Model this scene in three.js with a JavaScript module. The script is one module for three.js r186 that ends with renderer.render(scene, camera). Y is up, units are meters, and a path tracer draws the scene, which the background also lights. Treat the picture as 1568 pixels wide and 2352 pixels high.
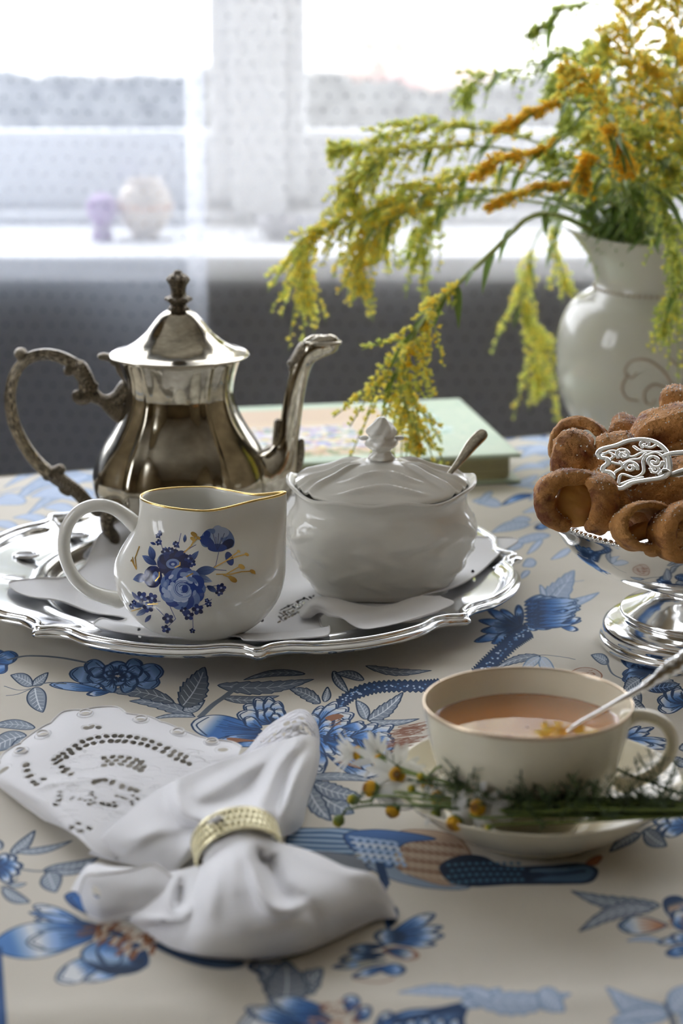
import * as THREE from 'three';
import { mergeGeometries } from 'three/addons/utils/BufferGeometryUtils.js';
import { ImprovedNoise } from 'three/addons/math/ImprovedNoise.js';

// ---------- camera, sky, exposure ----------
const W = 1568, H = 2352, FOCAL = 5280;             // focal length in pixels of the photograph
const PITCH = 15.2 * Math.PI / 180, EYE = 0.42;     // camera looks down, EYE metres above the table top
const T = 0.74;                                     // height of the table top above the floor
const scene = new THREE.Scene();
const camera = new THREE.PerspectiveCamera(2 * Math.atan(H / 2 / FOCAL) * 180 / Math.PI, W / H, 0.05, 200);
camera.position.set(0, T + EYE, 0);
camera.rotation.set(-PITCH, 0, 0);
camera.focus = 1.25;
camera.userData.fStop = 7.5;
const renderer = new THREE.WebGLRenderer({ antialias: true });
renderer.toneMapping = THREE.LinearToneMapping;
renderer.toneMappingExposure = 1.0;
renderer.shadowMap.enabled = true;
scene.background = new THREE.Color(6.7, 6.9, 7.4);  // bright overcast sky

// ---------- helpers ----------
let seed = 7;
const rnd = () => { seed = (seed + 0x6d2b79f5) | 0; let t = Math.imul(seed ^ (seed >>> 15), 1 | seed); t = (t + Math.imul(t ^ (t >>> 7), 61 | t)) ^ t; return ((t ^ (t >>> 14)) >>> 0) / 4294967296; };
const rr = (a, b) => a + (b - a) * rnd();
const reseed = (s) => { seed = s; };
const noise3 = new ImprovedNoise(), noise = (x, y, z = 0) => noise3.noise(x, y, z);
const fbm = (x, y, z = 0) => noise(x, y, z) + 0.5 * noise(2 * x, 2 * y, 2 * z) + 0.25 * noise(4 * x, 4 * y, 4 * z);
const lerp = (a, b, t) => a + (b - a) * t, clamp = (x, a = 0, b = 1) => Math.min(b, Math.max(a, x));
const sstep = (a, b, x) => { const t = clamp((x - a) / (b - a)); return t * t * (3 - 2 * t); };
const V = (x, y, z) => new THREE.Vector3(x, y, z);
const TAU = Math.PI * 2;
// Surveying: a point measured in the photograph becomes a place in the room, in metres.
const sight = (px, py) => { const u = (px - W / 2) / FOCAL, v = (H / 2 - py) / FOCAL; return [u, v * Math.cos(PITCH) - Math.sin(PITCH), v * Math.sin(PITCH) + Math.cos(PITCH)]; };
const spot = (px, py, h = 0) => { const [x, y, f] = sight(px, py), t = (h - EYE) / y; return V(x * t, T + h, -f * t); };   // at height h above the table
const at = (px, py, D) => { const [x, y, f] = sight(px, py), t = D / f; return V(x * t, T + EYE + y * t, -D); };              // at distance D in front of the camera

const names = {};
const numbered = (n) => { const k = names[n] = (names[n] ?? -1) + 1; return k ? `${n}_${String(k).padStart(3, '0')}` : n; };
function tag(o, label, category, group, kind) {
  if (label) o.userData.label = label;
  if (category) o.userData.category = category;
  if (group) o.userData.group = group;
  if (kind) o.userData.kind = kind;
  return o;
}
function thing(name, label, category, pos = [0, 0, 0], group) {
  const o = new THREE.Group();
  o.name = numbered(name);
  if (pos.isVector3) o.position.copy(pos); else o.position.set(pos[0], T + pos[1], -pos[2]);
  scene.add(o);
  return tag(o, label, category, group);
}
function part(parent, name, geo, mat, label) {
  const m = new THREE.Mesh(geo, mat);
  m.name = name; m.castShadow = m.receiveShadow = true;
  if (label) m.userData.label = label;
  parent.add(m);
  return m;
}
function single(name, geo, mat, label, category, group, kind) {
  const m = new THREE.Mesh(geo, mat);
  m.name = numbered(name); m.castShadow = m.receiveShadow = true;
  scene.add(m);
  return tag(m, label, category, group, kind);
}
function smooth(g) {                                  // one normal for all vertices in the same place
  const p = g.attributes.position, n = p.count, ix = g.index ? g.index.array : [...Array(n).keys()];
  const key = new Map(), id = new Int32Array(n), acc = [];
  for (let i = 0; i < n; i++) {
    const k = Math.round(p.getX(i) * 2e5) + '_' + Math.round(p.getY(i) * 2e5) + '_' + Math.round(p.getZ(i) * 2e5);
    if (!key.has(k)) { key.set(k, acc.length); acc.push(V(0, 0, 0)); }
    id[i] = key.get(k);
  }
  const a = V(), b = V(), c = V();
  for (let i = 0; i < ix.length; i += 3) {
    a.fromBufferAttribute(p, ix[i]); b.fromBufferAttribute(p, ix[i + 1]).sub(a); c.fromBufferAttribute(p, ix[i + 2]).sub(a); b.cross(c);
    for (let k = 0; k < 3; k++) acc[id[ix[i + k]]].add(b);
  }
  for (const v of acc) v.normalize();
  const out = new Float32Array(n * 3);
  for (let i = 0; i < n; i++) acc[id[i]].toArray(out, i * 3);
  g.setAttribute('normal', new THREE.BufferAttribute(out, 3));
  return g;
}
function grid(nu, nv, f, uvf) {                       // f(u, v) -> [x, y, z] or Vector3
  const pos = [], uv = [], ix = [];
  for (let j = 0; j <= nv; j++) for (let i = 0; i <= nu; i++) {
    const u = i / nu, v = j / nv, p = f(u, v);
    const q = p.isVector3 ? [p.x, p.y, p.z] : p;
    pos.push(...q);
    uv.push(...(uvf ? uvf(u, v, q) : [u, v]));
  }
  for (let j = 0; j < nv; j++) for (let i = 0; i < nu; i++) {
    const a = j * (nu + 1) + i, b = a + nu + 1;
    ix.push(a, a + 1, b, b, a + 1, b + 1);
  }
  const g = new THREE.BufferGeometry();
  g.setAttribute('position', new THREE.Float32BufferAttribute(pos, 3));
  g.setAttribute('uv', new THREE.Float32BufferAttribute(uv, 2));
  g.setIndex(ix);
  return smooth(g);
}
function spline(pts, closed = false) {                // smooth curve through [x, y] or Vector3 points -> t => Vector3
  const c = new THREE.CatmullRomCurve3(pts.map((p) => p.isVector3 ? p : V(p[0], p[1], p[2] ?? 0)), closed, 'centripetal');
  return (t) => c.getPoint(clamp(t));
}
function profile(pts, n = 60) { const c = spline(pts); return Array.from({ length: n + 1 }, (_, i) => { const p = c(i / n); return [Math.max(p.x, 0), p.y]; }); }
function lathe(pts, seg = 64, n = 60, mod) {          // pts: [radius, height]; mod(r, h, angle) -> [r, h]
  const pr = n ? profile(pts, n) : pts;
  return grid(seg, pr.length - 1, (u, v) => {
    const [r0, h0] = pr[Math.round(v * (pr.length - 1))], a = -u * TAU;
    const [r, h] = mod ? mod(r0, h0, u === 1 ? 0 : -a) : [r0, h0];
    return [r * Math.cos(a), h, -r * Math.sin(a)];
  });
}
function sweep(pts, rad, { seg = 40, sides = 14, closed = false, up = V(0, 0, 1), flat = 1, shape } = {}) {   // a tube with a changing radius, rounded ends
  const c = new THREE.CatmullRomCurve3(pts, closed, 'centripetal'), N = V(), B = V();
  const rf = typeof rad === 'function' ? rad : () => rad, cap = closed ? 0 : 4, rows = [];
  let prev = up.clone();
  for (let i = 0; i <= seg; i++) {
    const t = i / seg, p = c.getPoint(t), d = c.getTangent(t).normalize();
    N.copy(prev).addScaledVector(d, -prev.dot(d)).normalize(); prev.copy(N); B.crossVectors(d, N);
    rows.push({ p, d: d.clone(), N: N.clone(), B: B.clone(), r: rf(t), t });
  }
  const all = [];
  for (let k = cap; k > 0; k--) { const a = k / cap * Math.PI / 2, r = rows[0]; all.push({ ...r, p: r.p.clone().addScaledVector(r.d, -Math.sin(a) * r.r), r: r.r * Math.cos(a) }); }
  all.push(...rows);
  for (let k = 1; k <= cap; k++) { const a = k / cap * Math.PI / 2, r = rows[seg]; all.push({ ...r, p: r.p.clone().addScaledVector(r.d, Math.sin(a) * r.r), r: r.r * Math.cos(a) }); }
  return grid(sides, all.length - 1, (u, v) => {
    const r = all[Math.round(v * (all.length - 1))], a = (u === 1 ? 0 : u) * TAU;
    const k = shape ? shape(a, r.t) : 1;
    return r.p.clone().addScaledVector(r.N, Math.cos(a) * r.r * k * flat).addScaledVector(r.B, Math.sin(a) * r.r * k);
  });
}
const move = (g, x, y, z) => g.translate(x, y, z);
function ball(r, sx = 1, sy = 1, sz = 1, d = 2) { return smooth(new THREE.IcosahedronGeometry(r, d).scale(sx, sy, sz)); }
function merge(list) { return mergeGeometries(list.map((g) => { const c = g.index ? g.toNonIndexed() : g.clone(); for (const k of Object.keys(c.attributes)) if (!['position', 'normal', 'uv'].includes(k)) c.deleteAttribute(k); return c; })); }
function tint(g, f) {                                 // vertex colours, linear
  const p = g.attributes.position, n = g.attributes.normal, c = new Float32Array(p.count * 3);
  for (let i = 0; i < p.count; i++) c.set(f(p.getX(i), p.getY(i), p.getZ(i), n.getX(i), n.getY(i), n.getZ(i)), i * 3);
  return g.setAttribute('color', new THREE.BufferAttribute(c, 3));
}
function rowsNet(rows) {                              // bicubic surface through rows of points
  const cs = rows.map((r) => new THREE.CatmullRomCurve3(r, false, 'catmullrom', 0.5));
  return (u, v) => new THREE.CatmullRomCurve3(cs.map((c) => c.getPoint(u)), false, 'catmullrom', 0.5).getPoint(v);
}
function sheet(nu, nv, f, thick, uvf) {               // a surface made into a thin solid
  const g = grid(nu, nv, f, uvf), p = g.attributes.position, n = g.attributes.normal, c = p.count, w = nu + 1;
  const pos = [...p.array], uv = [...g.attributes.uv.array, ...g.attributes.uv.array], ix = [...g.index.array];
  for (let i = 0; i < c; i++) pos.push(p.getX(i) - n.getX(i) * thick, p.getY(i) - n.getY(i) * thick, p.getZ(i) - n.getZ(i) * thick);
  for (let i = 0; i < g.index.count; i += 3) ix.push(g.index.array[i] + c, g.index.array[i + 2] + c, g.index.array[i + 1] + c);
  const edge = [];
  for (let i = 0; i < nu; i++) edge.push([i + 1, i], [nv * w + i, nv * w + i + 1]);
  for (let j = 0; j < nv; j++) edge.push([j * w, (j + 1) * w], [(j + 1) * w + nu, j * w + nu]);
  for (const [a, b] of edge) ix.push(a, b, b + c, a, b + c, a + c);
  const o = new THREE.BufferGeometry();
  o.setAttribute('position', new THREE.Float32BufferAttribute(pos, 3));
  o.setAttribute('uv', new THREE.Float32BufferAttribute(uv, 2));
  o.setIndex(ix);
  return smooth(o);
}
function box(w, h, d, b = 0.002) {                    // bevelled box centred on the origin
  const s = new THREE.Shape(), x = w / 2 - b, y = h / 2 - b;
  s.moveTo(-x, -y - b); s.lineTo(x, -y - b); s.quadraticCurveTo(x + b, -y - b, x + b, -y); s.lineTo(x + b, y); s.quadraticCurveTo(x + b, y + b, x, y + b); s.lineTo(-x, y + b); s.quadraticCurveTo(-x - b, y + b, -x - b, y); s.lineTo(-x - b, -y); s.quadraticCurveTo(-x - b, -y - b, -x, -y - b);
  const g = new THREE.ExtrudeGeometry(s, { depth: d - b, bevelEnabled: true, bevelThickness: b / 2, bevelSize: b / 2, bevelOffset: -b / 2, bevelSegments: 1, curveSegments: 2 });
  return g.translate(0, 0, -(d - b) / 2);
}

// ---------- textures ----------
function canvasOf(w, h, draw) { const c = document.createElement('canvas'); c.width = w; c.height = h; draw(c.getContext('2d'), w, h); return c; }
function texOf(c, srgb = true, rep) {
  const t = new THREE.CanvasTexture(c);
  if (srgb) t.colorSpace = THREE.SRGBColorSpace;
  t.magFilter = THREE.LinearFilter;
  if (rep) { t.wrapS = t.wrapT = THREE.RepeatWrapping; t.repeat.set(rep[0], rep[1] ?? rep[0]); }
  return t;
}
function noiseTex(size, f, srgb = false, rep = [1, 1]) {  // f(x, y in 0..1) -> [r, g, b] or grey, tiles if f does
  const d = new Uint8Array(size * size * 4);
  for (let j = 0; j < size; j++) for (let i = 0; i < size; i++) {
    const v = f(i / size, j / size), c = Array.isArray(v) ? v : [v, v, v];
    d.set([clamp(c[0]) * 255, clamp(c[1]) * 255, clamp(c[2]) * 255, 255], (j * size + i) * 4);
  }
  const t = new THREE.DataTexture(d, size, size);
  if (srgb) t.colorSpace = THREE.SRGBColorSpace;
  t.magFilter = THREE.LinearFilter; t.wrapS = t.wrapT = THREE.RepeatWrapping; t.repeat.set(...rep); t.needsUpdate = true;
  return t;
}
const tile = (f, x, y, k, z) => {                     // tiling noise from four blended samples
  const a = sstep(0, 1, x), b = sstep(0, 1, y);
  return lerp(lerp(f(x * k, y * k, z), f((x - 1) * k, y * k, z), a), lerp(f(x * k, (y - 1) * k, z), f((x - 1) * k, (y - 1) * k, z), a), b);
};
const std = (o) => new THREE.MeshStandardMaterial(o), phy = (o) => new THREE.MeshPhysicalMaterial(o);
const rgb = (r, g, b) => new THREE.Color().setRGB(r, g, b);
const weaveTex = noiseTex(128, (x, y) => 0.5 + 0.25 * Math.sin(TAU * (x + y) * 16) + 0.12 * tile(noise, x, y, 40, 3) + 0.12 * Math.sin(TAU * (x - y) * 8));

const M = {
  porcelain: phy({ color: rgb(0.78, 0.765, 0.70), roughness: 0.08, specularIntensity: 1 }),
  cream: phy({ color: rgb(0.82, 0.765, 0.60), roughness: 0.12 }),
  earthen: phy({ color: rgb(0.56, 0.545, 0.47), roughness: 0.11 }),
  gold: std({ color: rgb(0.83, 0.60, 0.22), metalness: 1, roughness: 0.22 }),
  silver: std({ color: rgb(0.90, 0.90, 0.89), metalness: 1, roughness: 0.1 }),
  trayMetal: std({ color: rgb(0.86, 0.87, 0.88), metalness: 1, roughness: 0.13 }),
  linen: phy({ color: rgb(0.80, 0.79, 0.78), roughness: 0.85, sheen: 0.2, sheenRoughness: 0.5, sheenColor: rgb(1, 1, 1) }),
  whitePaint: std({ color: rgb(0.66, 0.67, 0.68), roughness: 0.45 }),
};
{
  const spots = noiseTex(512, (x, y) => { const n = tile(fbm, x, y, 6, 1), m = tile(fbm, x, y, 22, 5); const k = clamp(0.78 + 0.22 * n + 0.1 * m); return [k, k * 0.97, k * 0.9]; }, true, [2, 2]);
  const rough = noiseTex(256, (x, y) => clamp(0.5 + 0.4 * tile(fbm, x, y, 8, 2)), false, [2, 2]);
  M.agedSilver = std({ color: rgb(0.74, 0.72, 0.68), metalness: 1, roughness: 0.2, map: spots, roughnessMap: rough });
  const patina = noiseTex(256, (x, y) => { const k = clamp(0.55 + 0.6 * tile(fbm, x, y, 14, 7)); return [k, k * 0.95, k * 0.86]; }, true, [3, 3]), chase = noiseTex(256, (x, y) => 0.5 + 0.5 * tile(fbm, x, y, 18, 4), false, [3, 3]);
  M.darkSilver = std({ color: rgb(0.62, 0.58, 0.52), metalness: 1, roughness: 0.26, map: patina, bumpMap: chase, bumpScale: 0.0016 });
  M.chasedSilver = std({ color: rgb(0.80, 0.77, 0.71), metalness: 1, roughness: 0.2, map: patina, bumpMap: chase, bumpScale: 0.0007 });
}

// ---------- the room ----------
function structure(name, geo, mat) { const m = single(name, geo, mat); m.userData.kind = 'structure'; return m; }
const slab = (x0, x1, y0, y1, D0, D1, b = 0.002) => move(box(x1 - x0, y1 - y0, D1 - D0, b), (x0 + x1) / 2, (y0 + y1) / 2, -(D0 + D1) / 2);   // y from the floor, D in front of the camera
const plaster = (c) => std({ color: c, roughness: 0.92, bumpMap: noiseTex(128, (x, y) => 0.5 + 0.3 * tile(fbm, x, y, 9, 4), false, [3, 3]), bumpScale: 0.002 });
const wallPaint = plaster(rgb(0.42, 0.34, 0.22)), backPaint = plaster(rgb(0.10, 0.10, 0.11)), darkPaint = plaster(rgb(0.24, 0.18, 0.10));
const WIN = { x0: -1.3, x1: 1.3, h0: 0.042, h1: 1.62, D0: 2.33, D1: 2.62 };
const CEIL = 2.62;
structure('floor', slab(-2.2, 2.2, -0.1, 0, -2.4, 2.62), std({ color: rgb(0.20, 0.12, 0.07), roughness: 0.5, map: noiseTex(256, (x, y) => { const n = 0.75 + 0.25 * tile(fbm, x, y, 4, 2) * (0.6 + 0.4 * Math.sin(y * TAU * 12)); return [n, n, n]; }, true, [4, 2]) }));
structure('ceiling', slab(-2.2, 2.2, CEIL, CEIL + 0.12, -2.4, 2.62), plaster(rgb(0.78, 0.75, 0.68)));
const SIDE = { D0: 0.15, D1: 1.1, y0: 0.95, y1: 2.3 };                      // a second window, in the left wall beside the table
structure('wall_left', merge([slab(-2.2, -2.0, 0, CEIL, -2.4, SIDE.D0), slab(-2.2, -2.0, 0, CEIL, SIDE.D1, 2.62), slab(-2.2, -2.0, 0, SIDE.y0, SIDE.D0, SIDE.D1), slab(-2.2, -2.0, SIDE.y1, CEIL, SIDE.D0, SIDE.D1)]), wallPaint);
structure('wall_right', slab(2.0, 2.2, 0, CEIL, -2.4, 2.62), wallPaint);
structure('wall_front', slab(-2.0, 2.0, 0, CEIL, -2.4, -2.2), darkPaint);
structure('wall_back', merge([
  slab(-2.0, 2.0, 0, T + WIN.h0, WIN.D0, WIN.D1), slab(-2.0, 2.0, T + WIN.h1, CEIL, WIN.D0, WIN.D1),
  slab(-2.0, WIN.x0, T + WIN.h0, T + WIN.h1, WIN.D0, WIN.D1), slab(WIN.x1, 2.0, T + WIN.h0, T + WIN.h1, WIN.D0, WIN.D1)]), backPaint);
// the window: deep sill, outer frame, a wide post and two sashes with panes
{
  const sill = structure('trim_1', slab(-1.42, 1.42, T + 0.044, T + 0.07, 2.243, 2.52, 0.006), M.whitePaint);
  sill.name = 'window_sill'; 
  const w = thing('window_1', null, null, [0, 0, 0]);
  w.position.set(0, 0, 0); w.userData.kind = 'structure';
  const D0 = 2.47, D1 = 2.54, h0 = 0.07;
  part(w, 'window_frame', merge([slab(WIN.x0, WIN.x1, T + h0, T + h0 + 0.012, D0, D1 + 0.03, 0.005), slab(WIN.x0, WIN.x1, T + 1.55, T + 1.62, D0, D1 + 0.03, 0.005), slab(WIN.x0, WIN.x0 + 0.06, T + h0, T + 1.62, D0, D1 + 0.03, 0.005), slab(WIN.x1 - 0.06, WIN.x1, T + h0, T + 1.62, D0, D1 + 0.03, 0.005)]), M.whitePaint);
  part(w, 'window_post', slab(-0.118, -0.06, T + h0 + 0.012, T + 1.55, D0 - 0.006, D1 + 0.02, 0.006), M.whitePaint);
  for (const [a, b] of [[-1.24, -0.118], [-0.06, 1.24]]) {
    const s = part(w, 'sash', merge([slab(a, b, T + h0 + 0.012, T + 0.166, 2.514, 2.527, 0.003), slab(a, b, T + 1.48, T + 1.55, D0 + 0.01, D1, 0.006), slab(a, a + (a < -1 ? 0.06 : 0.022), T + 0.098, T + 1.48, D0 + 0.01, D1, 0.006), slab(b - (b > 1 ? 0.06 : 0.022), b, T + 0.098, T + 1.48, D0 + 0.01, D1, 0.006)]), M.whitePaint);
    const g = new THREE.PlaneGeometry(b - a - 0.03, 1.39).translate((a + b) / 2, T + 0.79, -2.51);
    part(s, 'pane', g, phy({ color: 0xffffff, transmission: 1, thickness: 0, roughness: 0, ior: 1.45 }));
  }
}
{
  const w = thing('window_2', null, null, [0, 0, 0]);
  w.position.set(0, 0, 0); w.userData.kind = 'structure';
  const { D0, D1, y0, y1 } = SIDE, m = (D0 + D1) / 2, x0 = -2.14, x1 = -2.07;
  part(w, 'window_frame', merge([slab(x0, x1, y0, y0 + 0.07, D0, D1), slab(x0, x1, y1 - 0.07, y1, D0, D1), slab(x0, x1, y0, y1, D0, D0 + 0.07), slab(x0, x1, y0, y1, D1 - 0.07, D1), slab(x0, x1, y0, y1, m - 0.05, m + 0.05)]), M.whitePaint);
  for (const [a, b] of [[D0 + 0.07, m - 0.05], [m + 0.05, D1 - 0.07]]) part(w, 'pane', new THREE.PlaneGeometry(b - a, y1 - y0 - 0.14).rotateY(Math.PI / 2).translate(-2.105, (y0 + y1) / 2, -(a + b) / 2), phy({ color: 0xffffff, transmission: 1, thickness: 0, roughness: 0, ior: 1.45 }));
}
// sheer dotted curtains, a left and a right panel that overlap in a bright double hem
const sheerMap = texOf(canvasOf(512, 512, (c) => {
  c.fillStyle = '#ffffff'; c.fillRect(0, 0, 512, 512);
  reseed(11);
  for (let j = 0; j < 8; j++) for (let i = 0; i < 8; i++) {
    const x = (i + (j % 2) * 0.5 + 0.25) * 64 + rr(-5, 5), y = (j + 0.5) * 64 + rr(-5, 5);
    c.fillStyle = '#6a6d75'; for (const dx of [0, -512, 512]) { c.beginPath(); c.arc(x + dx, y, 6.5, 0, TAU); c.fill(); }
  }
}), true, [1, 1]);
const sheerAlpha = texOf(canvasOf(512, 512, (c) => {
  c.fillStyle = 'rgb(78,78,78)'; c.fillRect(0, 0, 512, 512);
  reseed(11);
  for (let j = 0; j < 8; j++) for (let i = 0; i < 8; i++) {
    const x = (i + (j % 2) * 0.5 + 0.25) * 64 + rr(-5, 5), y = (j + 0.5) * 64 + rr(-5, 5);
    c.fillStyle = 'rgb(128,128,128)'; for (const dx of [0, -512, 512]) { c.beginPath(); c.arc(x + dx, y, 6.5, 0, TAU); c.fill(); }
  }
}), false, [1, 1]);
for (const t of [sheerMap, sheerAlpha]) { t.wrapS = t.wrapT = THREE.RepeatWrapping; t.repeat.set(1 / 0.118, 1 / 0.118); }
const voile = (c) => phy({ color: c, map: sheerMap, alphaMap: sheerAlpha, transparent: true, opacity: 1, roughness: 1, transmission: 0.55, thickness: 0, side: THREE.DoubleSide });
const sheerLeft = voile(rgb(0.82, 0.88, 1.0)), sheerRight = voile(rgb(0.94, 0.93, 0.92));
const hemCloth = phy({ color: rgb(0.88, 0.89, 0.93), transparent: true, opacity: 0.34, roughness: 1, transmission: 0.6, thickness: 0, side: THREE.DoubleSide });
function curtain(label, x0, x1, D, folds, hemAt, sheer) {
  const o = thing('sheer_curtain', label, 'curtain', [(x0 + x1) / 2, -0.62, D]);
  const wave = (x, h) => { let z = 0; for (const [c, w, a, lean] of folds) z += a * Math.exp(-(((x - c - lean * (h - 0.1)) / w) ** 2)); return z + 0.004 * Math.sin(x * 23 + h * 1.3); };
  const f = (u, v) => { const x = lerp(x0, x1, u), y = 2.36 * v; return [x - (x0 + x1) / 2, y, wave(x, y - 0.62)]; };
  part(o, 'panel', grid(180, 24, f, (u, v) => [lerp(x0, x1, u), 2.36 * v]), sheer);
  const hx = hemAt < 0 ? x0 : x1;
  part(o, 'hem', grid(4, 24, (u, v) => { const x = hx - hemAt * 0.011 * u, y = 2.36 * v; return [x - (x0 + x1) / 2, y, wave(x, y - 0.62) - 0.0015]; }), hemCloth);
  return o;
}
curtain('left sheer white dotted curtain panel behind the teapot, its edge a bright vertical hem', -1.45, -0.1295, 2.217, [[-0.165, 0.06, 0.026, 0], [-0.40, 0.07, 0.012, 0.1], [-0.62, 0.08, 0.03, 0], [-0.95, 0.07, 0.03, 0]], 1, sheerLeft);
curtain('right sheer white dotted curtain panel hanging behind the goldenrod vase', -0.150, 1.45, 2.226, [[0.30, 0.07, 0.012, 0], [0.62, 0.08, 0.03, 0], [0.98, 0.08, 0.03, 0]], -1, sheerRight);
{
  const r = single('curtain_rod', sweep([V(-1.55, T + 1.76, -2.222), V(0, T + 1.76, -2.222), V(1.55, T + 1.76, -2.222)], 0.01, { seg: 8 }), std({ color: rgb(0.5, 0.42, 0.28), metalness: 1, roughness: 0.4 }), 'thin brass rod carrying both sheer curtains above the window', 'curtain rod');
}
// outside: pale paved yard, garden wall, shrubs
{
  const paving = std({ color: rgb(0.62, 0.60, 0.55), roughness: 0.95, map: noiseTex(256, (x, y) => { const n = 0.86 + 0.14 * tile(fbm, x, y, 10, 8); return [n, n, n]; }, true, [20, 20]) });
  structure('ground', slab(-40, 40, -0.35, -0.15, 2.62, 70), paving);
  const leafMat = phy({ color: rgb(0.46, 0.34, 0.28), roughness: 0.9 }), rose = phy({ color: rgb(0.62, 0.34, 0.32), roughness: 0.9 });
  function shrub(label, x, D, r, h, blossom) {
    const o = thing('shrub', label, 'shrub', [x, -T - 0.15, D]);
    const list = [], bl = [];
    for (let i = 0; i < 160; i++) { const a = rr(0, TAU), b = Math.acos(rr(-0.9, 1)), k = Math.cbrt(rnd()); const g = ball(rr(0.05, 0.1) * r * 2, 1, 0.5, 0.8, 0).rotateX(rr(0, 3)).rotateZ(rr(0, 3)).translate(k * r * Math.sin(b) * Math.cos(a), h * 0.55 + k * h * 0.42 * Math.cos(b), k * r * Math.sin(b) * Math.sin(a)); (i % 3 ? list : bl).push(g); }
    tag(part(o, 'foliage', merge(list), leafMat), null, null, null, 'stuff');
    tag(part(o, 'blossoms', merge(bl), blossom), null, null, null, 'stuff');
    part(o, 'trunk', sweep([V(0, 0, 0), V(0.02, h * 0.3, 0), V(0, h * 0.55, 0)], 0.05 * r, { seg: 6, sides: 8 }), leafMat);
  }
  // a tree further out: its crown breaks up the sky that the tea and the silver reflect
  {
    reseed(27);
    const o = thing('tree', 'leafy tree in the yard, out of the frame, mirrored in the tea', 'tree', [0.42, -T - 0.15, 9.5]);
    part(o, 'trunk', sweep([V(0, 0, 0), V(0.1, 1.2, 0), V(0, 2.4, 0), V(-0.2, 3.4, 0.1)], (t) => 0.16 - 0.09 * t, { seg: 14, sides: 10 }), leafMat);
    const list = [];
    for (let i = 0; i < 700; i++) { const a = rr(0, TAU), b = Math.acos(rr(-1, 1)), k = Math.cbrt(rnd()) * rr(0.75, 1.1); list.push(new THREE.OctahedronGeometry(rr(0.1, 0.24), 0).scale(1, 0.5, 1).rotateX(rr(0, 3)).rotateZ(rr(0, 3)).translate(k * 2.3 * Math.sin(b) * Math.cos(a) - 0.2, 3.6 + k * 1.3 * Math.cos(b), k * 1.2 * Math.sin(b) * Math.sin(a))); }
    tag(part(o, 'foliage', merge(list), phy({ color: rgb(0.16, 0.15, 0.05), roughness: 0.9, transmission: 0.3, thickness: 0 })), null, null, null, 'stuff');
  }
  {
    reseed(29);
    const o = thing('hedge', 'low grey-green hedge outside, a soft pale band behind both curtains above the sill', 'hedge', [0, -T - 0.15, 6.2]);
    const list = [];
    const topOf = (x) => 0.80 + 0.07 * fbm(x * 1.3, 3, 1) + 0.03 * noise(x * 5, 1, 2);
    for (let i = 0; i < 6500; i++) { const x = rr(-3.2, 3.2), k = rnd(), d = 0.30 * Math.cos(Math.PI * k), h = topOf(x) - 0.10 + 0.10 * Math.sin(Math.PI * k) * rr(0.7, 1.25) - (k < 0.5 ? 0 : 0.5 * rnd() * (k > 0.85 ? 1 : 0)); list.push(new THREE.OctahedronGeometry(rr(0.016, 0.034), 0).scale(1, 0.6, 1).rotateX(rr(-1, 1)).rotateZ(rr(-1, 1)).translate(x, h, d)); }
    const green = phy({ color: rgb(0.085, 0.088, 0.085), roughness: 1 });
    tag(part(o, 'foliage', merge(list), green), null, null, null, 'stuff');
    part(o, 'clipped_body', grid(160, 10, (u, v) => { const x = lerp(-4.5, 4.5, u), a = v * Math.PI, h = topOf(x) - 0.05; return [x, v < 0.2 ? lerp(0, h - 0.1, v / 0.2) : v > 0.8 ? lerp(h - 0.1, 0, (v - 0.8) / 0.2) : h - 0.1 + 0.1 * Math.sin((v - 0.2) / 0.6 * Math.PI), 0.3 * Math.cos(clamp((v - 0.2) / 0.6) * Math.PI)]; }), green);
  }
  reseed(21);
  shrub('hazy pinkish flowering shrub outside, seen through the curtain at the top centre', 0.33, 14, 0.36, 0.55, rose);
  shrub('hazy low brownish shrub outside the left window pane', -1.15, 12, 0.3, 0.4, rose);
}
// things on the window sill, blurred by the curtain
{
  const y = 0.07;
  const a = thing('ceramic_pot', 'small round cream pot on the window sill, hazy behind the left curtain', 'pot', [-0.203, y, 2.375]);
  part(a, 'body', lathe([[0.001, 0], [0.013, 0.0], [0.015, 0.004], [0.026, 0.02], [0.0285, 0.035], [0.024, 0.049], [0.018, 0.055], [0.019, 0.059], [0.016, 0.057], [0.014, 0.05], [0.001, 0.02]], 32, 50), std({ color: rgb(0.62, 0.53, 0.42), roughness: 0.4 }));
  part(a, 'band', lathe([[0.0288, 0.03], [0.0294, 0.033], [0.0288, 0.036]], 32, 8), std({ color: rgb(0.72, 0.5, 0.36), roughness: 0.4 }));
  const b = thing('purple_ornament', 'small purple rounded ornament on the window sill, left of the cream pot', 'ornament', [-0.246, y, 2.36]);
  part(b, 'body', lathe([[0.001, 0], [0.009, 0], [0.01, 0.006], [0.007, 0.012], [0.014, 0.024], [0.016, 0.033], [0.011, 0.044], [0.001, 0.048]], 28, 40), std({ color: rgb(0.36, 0.22, 0.42), roughness: 0.5 }));
  part(b, 'collar', new THREE.TorusGeometry(0.0085, 0.0018, 8, 28).rotateX(Math.PI / 2).translate(0, 0.012, 0), std({ color: rgb(0.5, 0.4, 0.5), roughness: 0.5 }));
  const c = thing('dark_dish', 'low grey dish on the window sill, left of the drooping goldenrod', 'dish', [-0.06, y, 2.37]);
  part(c, 'body', lathe([[0.001, 0], [0.016, 0], [0.018, 0.003], [0.03, 0.018], [0.031, 0.02], [0.028, 0.018], [0.016, 0.006], [0.001, 0.005]], 32, 40), std({ color: rgb(0.25, 0.25, 0.28), roughness: 0.4 }));
  part(c, 'knob', ball(0.008, 1, 0.8, 1).translate(0.004, 0.014, 0), std({ color: rgb(0.3, 0.28, 0.28), roughness: 0.5 }));
}

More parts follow.
